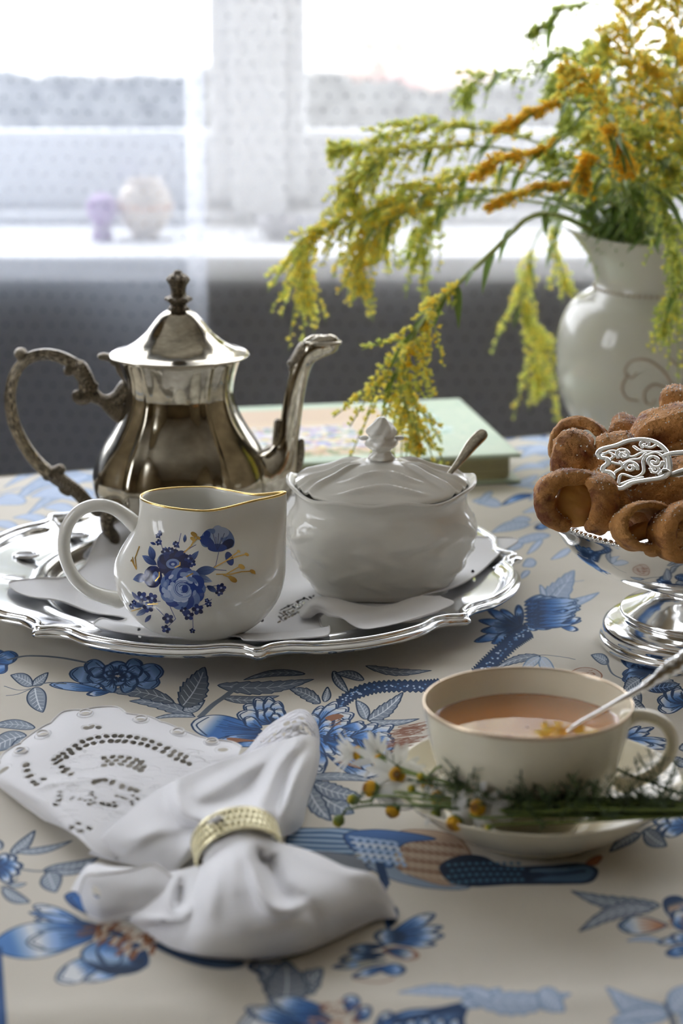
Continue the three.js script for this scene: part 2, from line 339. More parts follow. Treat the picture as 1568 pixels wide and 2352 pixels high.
// ---------- table and printed cloth ----------
const EDGE = (x) => 1.6452 + (x + 0.2521) * 0.3216;   // back edge of the table: its distance at x
{
  const o = thing('table', 'wooden dining table, almost hidden under the blue and cream printed cloth', 'table', [0, -T, 1.15]);
  const wood = std({ color: rgb(0.30, 0.17, 0.08), roughness: 0.45 });
  const sh = new THREE.Shape([[-0.84, 0.515], [0.84, 0.515], [0.84, EDGE(0.84) - 0.014], [-0.84, EDGE(-0.84) - 0.014]].map(([x, D]) => new THREE.Vector2(x, D)));
  const board = new THREE.ExtrudeGeometry(sh, { depth: 0.026, bevelEnabled: true, bevelSize: 0.003, bevelThickness: 0.002, bevelSegments: 2 }).rotateX(-Math.PI / 2).translate(0, T - 0.036, 1.15);
  part(o, 'tabletop', board, wood);
  for (const [x, D] of [[-0.78, 0.56], [0.78, 0.56], [-0.78, EDGE(-0.78) - 0.1], [0.78, EDGE(0.78) - 0.1]]) part(o, 'leg', move(box(0.055, T - 0.034, 0.055, 0.004), x, (T - 0.034) / 2, 1.15 - D), wood);
}
const CLOTH = '#d5cfc2', NAVY = '#1d3d66', INK = '#16304f', BLUE = '#3a70b4', SKY = '#8fb1e0', PALE = '#dfe3e6', GREY = '#8b97a6', DUSK = '#626d7b', BROWN = '#96664a';
function printer(c) {                                  // draws motifs on the cloth; all points are photograph pixels surveyed onto the cloth
  const P = (x, y) => { const v = spot(x, y); return [v.x, v.z]; };
  const S = 0.0008;
  const path = (pts, close) => { c.beginPath(); pts.forEach(([x, y], i) => { const [a, b] = P(x, y); i ? c.lineTo(a, b) : c.moveTo(a, b); }); if (close) c.closePath(); };
  const curve = (pts, n = 24, closed = false) => { const s = spline(pts, closed); return Array.from({ length: n + 1 }, (_, i) => { const p = s(i / n); return [p.x, p.y]; }); };
  const grad = (x0, y0, x1, y1, stops) => { const g = c.createLinearGradient(...P(x0, y0), ...P(x1, y1)); stops.forEach(([t, k]) => g.addColorStop(t, k)); return g; };
  const shape = (pts, fill, stroke, lw = 1) => { path(pts, true); if (fill) { c.fillStyle = fill; c.fill(); } if (stroke) { c.strokeStyle = stroke; c.lineWidth = S * lw; c.stroke(); } };
  const line = (pts, stroke, lw = 1) => { path(pts); c.strokeStyle = stroke; c.lineWidth = S * lw; c.lineCap = 'round'; c.lineJoin = 'round'; c.stroke(); };
  const frame = (bx, by, tx, ty, w, bend, prof) => {
    const dx = tx - bx, dy = ty - by, L = Math.hypot(dx, dy), ux = dx / L, uy = dy / L;
    return (s, k) => { const o = bend * L * Math.sin(Math.PI * s) + k * w / 2 * prof(s); return [bx + ux * L * s - uy * o, by + uy * L * s + ux * o]; };
  };
  function leaf(bx, by, tx, ty, w, { fill = GREY, edge = INK, vein = '#c9d1da', bend = 0.06, teeth = 0 } = {}) {
    const prof = (s) => Math.pow(Math.sin(Math.PI * Math.pow(s, 0.75)), 0.8) * (teeth ? 1 + 0.22 * (((s * teeth) % 1) - 0.5) : 1);
    const f = frame(bx, by, tx, ty, w, bend, prof), a = [], b = [];
    for (let i = 0; i <= 40; i++) { a.push(f(i / 40, 1)); b.unshift(f(i / 40, -1)); }
    shape([...a, ...b], grad(bx, by, tx, ty, [[0, fill], [0.5, fill], [1, edge === INK ? '#77869a' : fill]]), edge, 0.9);
    line(Array.from({ length: 12 }, (_, i) => f(0.04 + i / 13, 0)), vein, 0.9);
    for (let k = 1; k < 7; k++) for (const q of [-1, 1]) line([f(k / 8, 0), f(k / 8 + 0.08, q * 0.7)], vein, 0.5);
  }
  function petal(bx, by, tx, ty, w, { bend = 0, dark = NAVY, mid = BLUE, light = PALE, edge = NAVY, hatch = 7, lip = true, tip = SKY } = {}) {
    const prof = (s) => Math.pow(Math.sin(Math.PI * Math.pow(clamp(s, 0, 1), 1.35)), 0.6) * 0.95 + 0.05;
    const f = frame(bx, by, tx, ty, w, bend, prof), a = [], b = [];
    for (let i = 0; i <= 30; i++) { a.push(f(i / 30, 1)); b.unshift(f(i / 30, -1)); }
    shape([...a, ...b], grad(bx, by, tx, ty, [[0, dark], [0.3, mid], [0.62, tip], [0.84, light], [1, light]]), edge, 1.3);
    for (let k = 0; k < hatch; k++) { const q = (k / (hatch - 1) - 0.5) * 1.5; line([f(0.05, q * 0.5), f(0.45 + 0.2 * rnd(), q * 0.9)], rnd() < 0.6 ? dark : mid, 0.7); }
    if (lip) { const e = []; for (let i = -10; i <= 10; i++) { const t = 1 - 0.16 * (i / 10) ** 2 - 0.07; e.push(f(t, i / 12)); } line(e, edge, 1.1); }
  }
  function fan(cx, cy, list, w, o) { for (const [x, y, k] of list) petal(cx, cy, x, y, w * (k ?? 1), o); }
  function scallops(cx, cy, rx, ry, rows, n, o = {}) {   // a full round bloom of overlapping petals
    for (let r = rows; r > 0; r--) for (let i = 0; i < n; i++) {
      const a = (i + (r % 2) * 0.5) / n * TAU + 0.2 * rnd(), k = r / rows;
      petal(cx + Math.cos(a) * rx * k * 0.25, cy + Math.sin(a) * ry * k * 0.25, cx + Math.cos(a) * rx * k, cy + Math.sin(a) * ry * k, (rx + ry) / 2 * 0.62 * k * (8 / n), { hatch: 4, ...o });
    }
  }
  function branch(pts, w, { fill = NAVY, dots = true, teeth = 26 } = {}) {
    const s = spline(pts), up = [], dn = [];
    for (let i = 0; i <= teeth * 2; i++) {
      const t = i / (teeth * 2), p = s(t), q = s(Math.min(1, t + 0.01)), r = s(Math.max(0, t - 0.01)), L = Math.hypot(q.x - r.x, q.y - r.y) || 1;
      const k = w / 2 * (1 + (i % 2 ? 0.35 : -0.1)), nx = -(q.y - r.y) / L, ny = (q.x - r.x) / L;
      up.push([p.x + nx * k, p.y + ny * k]); dn.unshift([p.x - nx * k, p.y - ny * k]);
    }
    shape([...up, ...dn], fill, INK, 0.7);
    if (dots) for (let i = 0; i < teeth * 2.2; i++) { const p = s(rnd()), o = (rnd() - 0.5) * w * 0.6; const [a, b] = P(p.x, p.y + o); c.fillStyle = rnd() < 0.5 ? '#b9cbe2' : '#5d86bb'; c.beginPath(); c.ellipse(a, b, 0.0006, 0.0012, 0, 0, TAU); c.fill(); }
  }
  const stem = (pts, lw = 2, col = DUSK) => line(curve(pts), col, lw);
  function strokes(x0, y0, x1, y1, w, n, col, len = 0.5) { for (let i = 0; i < n; i++) { const t = rnd() * (1 - len), o = (rnd() - 0.5) * w, dx = x1 - x0, dy = y1 - y0, q = rr(0.5, 1) * len; line([[x0 + dx * t, y0 + dy * t + o], [x0 + dx * (t + q * 0.5), y0 + dy * (t + q * 0.5) + o + rr(-2, 2)], [x0 + dx * (t + q), y0 + dy * (t + q) + o + rr(-3, 3)]], col, rr(0.5, 1.1)); } }
  return { P, S, path, curve, grad, shape, line, leaf, petal, fan, scallops, branch, stem, strokes };
}
function drawPrint(c) {
  const { P, S, curve, grad, shape, line, leaf, petal, fan, scallops, branch, stem, strokes } = printer(c);
  reseed(33);
  const G = { fill: GREY }, Gd = { fill: '#7f8b9c', teeth: 7 }, far = { fill: '#a3b4cc', edge: '#6f8bb0', vein: '#c7d4e6' };
  // --- behind the tray: pale blue plumes, leaves and small flowers
  for (const [a, b, x, y, w] of [[235, 1080, 10, 1120, 26], [230, 1100, 20, 1160, 30], [225, 1130, 60, 1185, 24], [205, 1072, 60, 1092, 16], [420, 1085, 500, 1060, 18], [560, 1075, 640, 1050, 20]]) leaf(a, b, x, y, w, { ...far, bend: 0.14 });
  petal(160, 1205, 72, 1206, 18, { light: SKY }); petal(75, 1238, -8, 1232, 24, { light: SKY }); leaf(120, 1260, 30, 1268, 14, far); petal(300, 1140, 240, 1150, 14, { light: SKY });
  for (const [a, b, x, y, w] of [[1270, 1045, 1180, 1030, 22], [1275, 1015, 1190, 1008, 14], [1290, 1065, 1225, 1070, 16], [1300, 1090, 1240, 1100, 14]]) leaf(a, b, x, y, w, far);
  petal(1245, 1005, 1255, 996, 10, { light: BLUE }); petal(1160, 1010, 1190, 1000, 8, { light: BLUE });
  petal(1235, 1138, 1152, 1160, 13, { light: SKY, bend: 0.08 }); leaf(1150, 1160, 1085, 1150, 22, far); leaf(1240, 1122, 1190, 1118, 10, far); leaf(1130, 1130, 1100, 1158, 12, far);
  leaf(1215, 1205, 1128, 1222, 20, far); leaf(1218, 1195, 1175, 1196, 14, far); petal(1270, 1205, 1228, 1213, 13, { light: BLUE }); leaf(1262, 1228, 1165, 1258, 20, far); leaf(1200, 1250, 1165, 1265, 15, far); stem([[1300, 1190], [1240, 1200], [1190, 1215]], 1.2, '#8fa6c4');
  leaf(1135, 1250, 1170, 1262, 8, { fill: BLUE }); leaf(1230, 1290, 1200, 1300, 22, far); leaf(1215, 1312, 1195, 1330, 12, far); leaf(1150, 1275, 1185, 1283, 10, far);
  for (const [a, b, x, y, w, k] of [[225, 1150, 70, 1140, 34, 0.1], [205, 1092, 95, 1100, 20, -0.1], [180, 1180, 100, 1165, 22, 0.1], [60, 1150, -20, 1160, 26, 0.1], [130, 1215, 30, 1190, 20, 0.12], [40, 1210, -20, 1200, 18, 0]]) leaf(a, b, x, y, w, { ...far, fill: '#b4c4dc', bend: k });
  stem([[230, 1090], [150, 1112], [60, 1120], [-20, 1140]], 2, '#8fa9cf'); stem([[210, 1165], [140, 1195], [60, 1215], [-20, 1225]], 2, '#8fa9cf');
  for (const [a, b, x, y, w, k] of [[1265, 1030, 1195, 1050, 22, 0.1], [1255, 1075, 1175, 1085, 14, 0.1], [1235, 1095, 1150, 1108, 16, -0.1], [1280, 1110, 1215, 1150, 14, 0.1], [1190, 1100, 1120, 1115, 16, 0.1], [1255, 1160, 1200, 1178, 12, 0], [1245, 1240, 1210, 1272, 12, 0], [1310, 1260, 1265, 1285, 14, 0]]) leaf(a, b, x, y, w, { ...far, fill: '#b4c4dc', bend: k });
  // bloom beside the tray on the right
  leaf(1240, 1400, 1318, 1312, 52, { ...far, teeth: 7, fill: '#9fb0c9' }); leaf(1262, 1395, 1375, 1362, 20, far); leaf(1250, 1380, 1240, 1345, 14, far); stem([[1240, 1400], [1290, 1345], [1340, 1335]], 1, '#7d93b3');
  for (let r = 0; r < 6; r++) for (let i = 0; i < 8; i++) petal(1205 + r * 6, 1440 - i * 8, 1205 + 34 + r * 17 + rr(-10, 10), 1446 - r * 4 - i * 11 + r * i * 0.9, 13, { hatch: 3, light: '#a9c3e4', tip: SKY, mid: BLUE });
  fan(1195, 1440, [[1090, 1475], [1105, 1450], [1100, 1425], [1130, 1478], [1165, 1482], [1150, 1400], [1120, 1400], [1190, 1390]], 18, { light: BLUE, mid: NAVY, dark: INK });
  petal(1290, 1432, 1332, 1420, 12); petal(1290, 1440, 1326, 1446, 12); petal(1270, 1405, 1304, 1402, 7, { light: BLUE });
  branch([[1095, 1550], [1135, 1512], [1180, 1470], [1215, 1448]], 30);
  leaf(1240, 1505, 1135, 1535, 16, Gd); leaf(1240, 1508, 1275, 1545, 26, { ...far, fill: '#c3ccd6' }); leaf(1240, 1508, 1195, 1545, 20, { ...far, fill: '#b7c1cd' }); stem([[1200, 1515], [1240, 1503], [1300, 1508], [1320, 1513]], 1);
  leaf(1396, 1522, 1358, 1502, 22, G); stem([[1392, 1515], [1405, 1545], [1430, 1560]], 1.4);
  shape(curve([[1310, 1545], [1330, 1533], [1365, 1535], [1382, 1550], [1370, 1565], [1330, 1568]], 30, true), '#cbbcae', BROWN, 1); strokes(1315, 1550, 1378, 1552, 26, 26, BROWN, 0.25);
  // right edge flowers beyond the cup
  fan(1490, 1545, [[1428, 1510], [1450, 1530], [1430, 1548], [1430, 1562], [1470, 1515], [1560, 1520], [1575, 1540]], 26, { light: '#4f78a8', mid: NAVY, dark: INK });
  leaf(1470, 1560, 1432, 1590, 30, Gd); leaf(1500, 1555, 1570, 1590, 36, Gd); leaf(1455, 1585, 1470, 1620, 26, { fill: DUSK }); leaf(1450, 1610, 1486, 1640, 24, { fill: DUSK }); leaf(1425, 1600, 1445, 1655, 26, { fill: DUSK });
  fan(1575, 1615, [[1512, 1630], [1510, 1610], [1525, 1590], [1545, 1585]], 30, { dark: INK }); leaf(1480, 1580, 1560, 1572, 24, { fill: NAVY, vein: SKY });
  fan(1420, 1700, [[1500, 1672], [1490, 1685], [1530, 1700], [1545, 1708], [1535, 1720], [1500, 1712], [1470, 1670]], 13, { hatch: 4 }); leaf(1545, 1740, 1590, 1760, 20, Gd); leaf(1560, 1720, 1600, 1700, 20, Gd);
  // --- just in front of the tray
  branch([[770, 1630], [800, 1600], [850, 1580], [905, 1575], [970, 1576], [1010, 1572]], 22);
  leaf(765, 1540, 800, 1590, 20, { fill: '#6f7988' }); leaf(835, 1560, 770, 1545, 18, { fill: '#6f7988' }); leaf(840, 1530, 990, 1540, 16, { fill: '#77818f', teeth: 6 }); leaf(700, 1545, 560, 1560, 16, { fill: '#6f7988' });
  leaf(845, 1655, 925, 1590, 30, { ...Gd, vein: '#dfe5ea' }); leaf(842, 1652, 818, 1608, 26, G); leaf(848, 1656, 962, 1652, 14, G); leaf(735, 1615, 665, 1580, 28, { fill: '#6f7b8a', teeth: 5 }); leaf(745, 1612, 752, 1577, 18, G);
  leaf(500, 1572, 720, 1558, 30, { fill: '#6b7584', teeth: 9 }); leaf(510, 1600, 640, 1598, 18, { fill: '#6b7584' }); stem([[460, 1645], [485, 1620], [520, 1595], [545, 1575]], 4.5);
  leaf(445, 1643, 298, 1610, 26, Gd); leaf(448, 1645, 350, 1652, 10, G); leaf(420, 1630, 470, 1605, 24, G); leaf(418, 1620, 470, 1530, 60, { fill: '#5f6874', teeth: 8 }); leaf(400, 1612, 245, 1585, 28, { fill: '#646e7c', teeth: 6 });
  // dark bloom in the tray's shade and its leaves at far left
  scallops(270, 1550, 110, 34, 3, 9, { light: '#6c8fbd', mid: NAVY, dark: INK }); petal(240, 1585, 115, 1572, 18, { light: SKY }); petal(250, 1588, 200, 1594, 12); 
  leaf(75, 1573, 25, 1550, 26, G); leaf(75, 1573, 110, 1545, 20, G); leaf(80, 1578, 98, 1637, 44, { ...G, vein: '#e3e8ee' }); stem([[75, 1575], [110, 1568], [150, 1570]], 2); stem([[80, 1578], [45, 1585], [10, 1575]], 1); stem([[70, 1582], [40, 1595], [15, 1598]], 1);
  fan(-20, 1520, [[20, 1520], [10, 1500], [15, 1540], [40, 1505]], 30, { light: BLUE, dark: INK }); stem([[20, 1515], [60, 1506], [140, 1510], [200, 1520]], 3);
  leaf(80, 1672, -20, 1668, 22, G); leaf(60, 1690, -30, 1730, 40, { ...G, vein: '#e3e8ee' }); leaf(70, 1700, 20, 1735, 26, G); fan(264, 1634, [[285, 1637], [250, 1640]], 10);
  // the big bloom behind the napkin
  for (const [x, y, k] of [[560, 1620, 1], [585, 1603, 1], [615, 1600, 1], [640, 1610, 1], [650, 1630, 1], [545, 1640, 1.1]]) petal(628, 1660, x, y, 30 * k, { hatch: 6 });
  for (const [x, y] of [[590, 1632], [615, 1625], [640, 1640]]) petal(625, 1662, x, y, 24, { dark: INK, hatch: 6 });
  petal(600, 1680, 440, 1664, 58, { hatch: 16, light: PALE, tip: BLUE }); petal(610, 1690, 500, 1700, 16, { light: SKY }); petal(600, 1672, 560, 1650, 26); shape(curve([[520, 1695], [580, 1700], [610, 1703], [530, 1706]], 16, true), BROWN); petal(640, 1710, 530, 1710, 12, { light: BLUE });
  for (const [x, y, k] of [[740, 1622, 1], [775, 1612, 1], [800, 1625, 1], [812, 1640, 1], [790, 1655, 1], [720, 1640, 1]]) petal(720, 1680, x, y, 30 * k, { hatch: 6 });
  for (let r = 0; r < 5; r++) for (let i = 0; i < 5 + (r > 1 ? 2 : 0); i++) petal(720 + r * 24, 1700 + r * 3 - i * 3, 765 + r * 34 + rr(-6, 6), 1650 + i * 21 + r * 4, 24, { hatch: 4, dark: NAVY, mid: '#3f78c4', tip: '#7aa7e6' });
  for (const [x, y] of [[818, 1702], [862, 1690], [905, 1700], [912, 1712], [880, 1722], [840, 1668]]) petal(x - 55, y + 4, x, y, 20, { hatch: 4, tip: '#7aa7e6' });
  petal(720, 1690, 735, 1780, 40, { hatch: 8 }); petal(745, 1705, 850, 1745, 30, { hatch: 9, bend: -0.06 }); petal(752, 1735, 880, 1778, 18, { bend: 0.12 }); petal(725, 1720, 745, 1765, 26); strokes(770, 1745, 840, 1760, 16, 16, BROWN); strokes(755, 1665, 790, 1655, 14, 8, BROWN); shape(curve([[745, 1650], [775, 1640], [790, 1646], [760, 1656]], 12, true), BROWN);
  strokes(890, 1688, 1010, 1672, 30, 46, '#8a5c48', 0.5); strokes(870, 1722, 990, 1700, 30, 40, '#8a5c48', 0.5);
  leaf(700, 1788, 870, 1795, 18, { ...G, bend: -0.04 }); leaf(704, 1800, 812, 1868, 62, { fill: '#8793a1', teeth: 6, vein: '#dfe4ea' }); leaf(706, 1808, 760, 1885, 40, { fill: '#8793a1', teeth: 5, vein: '#dfe4ea' }); leaf(720, 1800, 830, 1830, 36, { ...Gd, vein: '#dfe4ea' });
  // left of the napkin
  leaf(25, 1960, 80, 1905, 26, G); leaf(38, 1955, 165, 1930, 17, G); leaf(100, 2002, 225, 1970, 28, G); leaf(105, 2002, 215, 1995, 14, G); leaf(110, 2005, 128, 2050, 50, { ...G, bend: 0 }); leaf(5, 2042, 68, 2072, 26, G); leaf(20, 2034, 60, 2030, 10, G); stem([[45, 1998], [80, 2002], [110, 2002]], 1.8); stem([[0, 2038], [20, 2034], [40, 2020]], 1.2); leaf(0, 1950, -10, 1925, 20, { fill: DUSK });
  fan(-8, 1990, [[38, 1968], [52, 1990], [44, 2008], [25, 2030], [18, 1960]], 24, { hatch: 6 });
  // big bloom at the lower left
  petal(215, 2140, 78, 2080, 34, { hatch: 10 }); petal(210, 2128, 80, 2112, 18, { hatch: 6 }); petal(290, 2150, 68, 2095, 18, { light: SKY }); petal(300, 2110, 150, 2058, 46, { hatch: 12, light: BLUE, tip: BLUE, mid: NAVY });
  petal(230, 2140, -15, 2172, 80, { hatch: 18, light: '#4f83c4', tip: PALE, lip: false }); petal(230, 2150, 62, 2165, 46, { hatch: 8, light: PALE, edge: NAVY });
  petal(265, 2195, 130, 2250, 52, { hatch: 12, tip: PALE }); petal(320, 2215, 190, 2252, 26, { hatch: 6 });
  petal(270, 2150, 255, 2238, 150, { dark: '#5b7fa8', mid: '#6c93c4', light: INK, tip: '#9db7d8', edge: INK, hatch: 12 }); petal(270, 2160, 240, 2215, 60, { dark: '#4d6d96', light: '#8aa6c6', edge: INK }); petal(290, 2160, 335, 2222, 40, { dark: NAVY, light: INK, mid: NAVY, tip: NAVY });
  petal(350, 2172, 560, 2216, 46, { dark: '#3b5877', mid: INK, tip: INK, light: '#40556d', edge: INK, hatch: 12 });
  strokes(170, 2145, 300, 2125, 22, 20, '#8f5f33', 0.3); for (let i = 0; i < 46; i++) { const x = rr(225, 355), y = 2115 + (x - 225) * 0.35 + rr(-8, 45); line([[x, y], [x - rr(4, 14), y + rr(6, 18)]], rnd() < 0.7 ? '#8a5836' : '#c9b8a4', rr(1.5, 3)); }
  // bloom right of the napkin
  petal(890, 2130, 905, 2082, 26, {}); petal(900, 2140, 998, 2100, 26, { hatch: 8, mid: BLUE }); petal(900, 2150, 1015, 2128, 18, { hatch: 8 }); petal(905, 2155, 1018, 2148, 22, { hatch: 8 }); petal(900, 2165, 1000, 2168, 14, {}); petal(935, 2150, 860, 2150, 34, { dark: NAVY, mid: INK });
  petal(880, 2180, 960, 2195, 26, { edge: BROWN, dark: INK, tip: '#9aa9bd' });
  petal(885, 2170, 800, 2182, 18, { dark: INK, mid: INK, light: '#8f99a2' }); petal(885, 2190, 780, 2205, 22, { dark: INK, mid: INK, light: '#a9a795' }); petal(885, 2205, 765, 2222, 16, { dark: '#a9a795', mid: '#a9a795', light: '#a9a795' }); petal(900, 2215, 810, 2243, 16, { dark: BLUE, mid: NAVY }); petal(870, 2225, 930, 2225, 26, { light: SKY }); stem([[810, 2248], [870, 2255], [905, 2245]], 1, BROWN);
  // grey calyx and the bloom cut by the lower edge
  leaf(660, 2285, 590, 2215, 70, { fill: '#6e7680', teeth: 4 }); leaf(665, 2285, 740, 2225, 60, { fill: '#6e7680', teeth: 4 }); leaf(650, 2320, 655, 2205, 100, { fill: '#737b86', teeth: 5 }); stem([[590, 2205], [575, 2222], [600, 2240]], 3, INK);
  petal(760, 2345, 545, 2370, 90, { hatch: 14, tip: PALE }); petal(745, 2325, 618, 2305, 34, { hatch: 8 }); petal(700, 2360, 565, 2325, 30, {}); petal(800, 2330, 812, 2290, 36, { hatch: 6 }); petal(815, 2345, 850, 2320, 26, {}); petal(860, 2370, 900, 2330, 30, {});
  strokes(720, 2325, 840, 2330, 46, 50, BROWN, 0.14); strokes(700, 2360, 830, 2370, 40, 40, '#b48a70', 0.14);
  shape(curve([[880, 2350], [930, 2328], [1000, 2322], [1070, 2312], [1062, 2345], [1070, 2380], [880, 2390]], 40, true), grad(880, 2340, 1070, 2340, [[0, BLUE], [0.5, SKY], [1, NAVY]]), NAVY, 2); for (let i = 0; i < 5; i++) petal(900 + i * 32, 2390, 915 + i * 34, 2338, 24, { hatch: 4 }); line([[905, 2348], [960, 2338], [1068, 2318]], NAVY, 5);
  leaf(1085, 2290, 915, 2282, 32, { ...far, teeth: 5 }); leaf(1060, 2312, 1150, 2270, 36, { ...far, teeth: 6 }); leaf(1075, 2296, 1310, 2290, 50, { ...far, teeth: 9 }); leaf(1240, 2275, 1295, 2325, 50, { ...far, teeth: 5 }); leaf(1130, 2300, 1060, 2268, 30, far);
  leaf(1540, 2330, 1392, 2272, 50, { ...far, bend: -0.15 }); leaf(1535, 2330, 1400, 2345, 26, far); stem([[1530, 2310], [1545, 2345], [1550, 2380]], 3, DUSK); leaf(1540, 2325, 1590, 2265, 60, far); leaf(1560, 2345, 1620, 2330, 40, far); leaf(1480, 2360, 1380, 2380, 40, far);
  // flower at the right edge
  leaf(1515, 2082, 1312, 2048, 34, { fill: '#84909e', teeth: 9, bend: -0.06 }); leaf(1500, 2088, 1330, 2140, 34, { fill: '#8d97a8', teeth: 9, bend: 0.1 });
  petal(1530, 2125, 1420, 2128, 40, { dark: '#b9784e', mid: '#cfae97', tip: PALE, light: '#a9c0dc', edge: NAVY, hatch: 4 }); petal(1600, 2110, 1525, 2070, 50, { dark: PALE, tip: '#c9a88c', light: NAVY, edge: NAVY }); petal(1590, 2140, 1545, 2095, 40, { light: PALE }); petal(1600, 2150, 1510, 2165, 18, { light: PALE }); petal(1600, 2175, 1530, 2190, 24, { light: BLUE }); petal(1600, 2160, 1540, 2150, 22, { light: PALE }); leaf(1515, 2160, 1440, 2162, 12, far); strokes(1530, 2120, 1600, 2115, 30, 14, BROWN, 0.2);
  leaf(1470, 1915, 1400, 1958, 26, { fill: DUSK }); leaf(1480, 1908, 1530, 1945, 40, { fill: DUSK }); fan(1580, 1900, [[1500, 1885], [1508, 1905], [1530, 1880], [1520, 1918]], 26, { dark: INK }); stem([[1540, 1890], [1490, 1900], [1460, 1925]], 2);
  // the printed bird beside the saucer
  shape(curve([[668, 1908], [740, 1902], [840, 1912], [862, 1935], [850, 1958], [740, 1955], [660, 1945]], 40, true), '#6c8fb4', INK, 1); for (let k = 0; k < 9; k++) line(curve([[665, 1908 + k * 5], [750, 1906 + k * 6], [852, 1918 + k * 4.5]], 14), k % 2 ? '#1f4676' : '#b9cce0', 1.6);
  shape(curve([[700, 1958], [800, 1962], [860, 1985], [850, 2000], [760, 1985]], 30, true), '#7f8691', INK, 0.8);
  shape(curve([[840, 1985], [900, 2020], [1000, 2040], [1080, 2036], [1060, 2005], [940, 1990]], 30, true), '#91a3ba', NAVY, 1);
  shape(curve([[905, 1915], [980, 1905], [1060, 1930], [1085, 1985], [1050, 2030], [970, 2020], [905, 1985]], 40, true), '#bda48c', '#8a6a52', 1); for (let i = 0; i < 9; i++) for (let j = 0; j < 8; j++) line([[915 + i * 17 + (j % 2) * 8, 1925 + j * 11 + i * 2], [925 + i * 17 + (j % 2) * 8, 1930 + j * 11 + i * 2]], j % 2 ? '#dccfb9' : '#7f573f', 1.6); for (let k = 0; k < 8; k++) line([[905, 1925 + k * 8], [940, 1930 + k * 9]], '#a2795f', 0.9);
  shape(curve([[790, 1918], [850, 1905], [930, 1910], [1000, 1926], [930, 1936], [905, 1960], [900, 1992], [830, 1965], [800, 1940]], 50, true), '#3f6aa6', NAVY, 1.2); for (let k = 0; k < 6; k++) for (let j = 0; j < 5; j++) { const x = 805 + k * 18 + j * 5, y = 1922 + j * 12 + k * 2; line(curve([[x, y], [x + 12, y + 3], [x + 14, y + 9]], 6), j % 2 ? '#d7e2ee' : '#a9c3e4', 2.6); }
  shape(curve([[1010, 1990], [1060, 1965], [1110, 1968], [1150, 1988], [1250, 1990], [1340, 1985], [1372, 2000], [1360, 2025], [1300, 2033], [1180, 2034], [1080, 2035], [1030, 2022]], 60, true), '#122b45', INK, 1); for (let i = 0; i < 11; i++) for (let j = 0; j < 4; j++) { const [a, b] = P(1030 + i * 16 + (j % 2) * 8, 1984 + j * 13 + Math.max(0, 3 - i)); c.fillStyle = '#4f7896'; c.beginPath(); c.ellipse(a, b, 0.0011, 0.0017, 0, 0, TAU); c.fill(); }
  shape(curve([[1215, 2000], [1290, 1995], [1350, 1990], [1366, 2004], [1352, 2022], [1290, 2028], [1220, 2024], [1260, 2012]], 40, true), '#486785', INK, 1); line(curve([[1215, 2010], [1280, 2010], [1340, 2002]], 14), INK, 3); line([[1220, 2003], [1300, 1998]], '#7d97ad', 2); shape(curve([[1345, 1984], [1375, 1966], [1382, 1970], [1368, 1988]], 16, true), '#a2653c', '#8a4f2c', 0.8);
  line([[872, 1985], [885, 2030]], NAVY, 5); line([[885, 2028], [878, 2048]], NAVY, 4);
  // printed border
  shape([[-60, 2175], [1, 2175], [14, 2360], [-60, 2360]], '#2a568f', '#1f4474', 1);
}
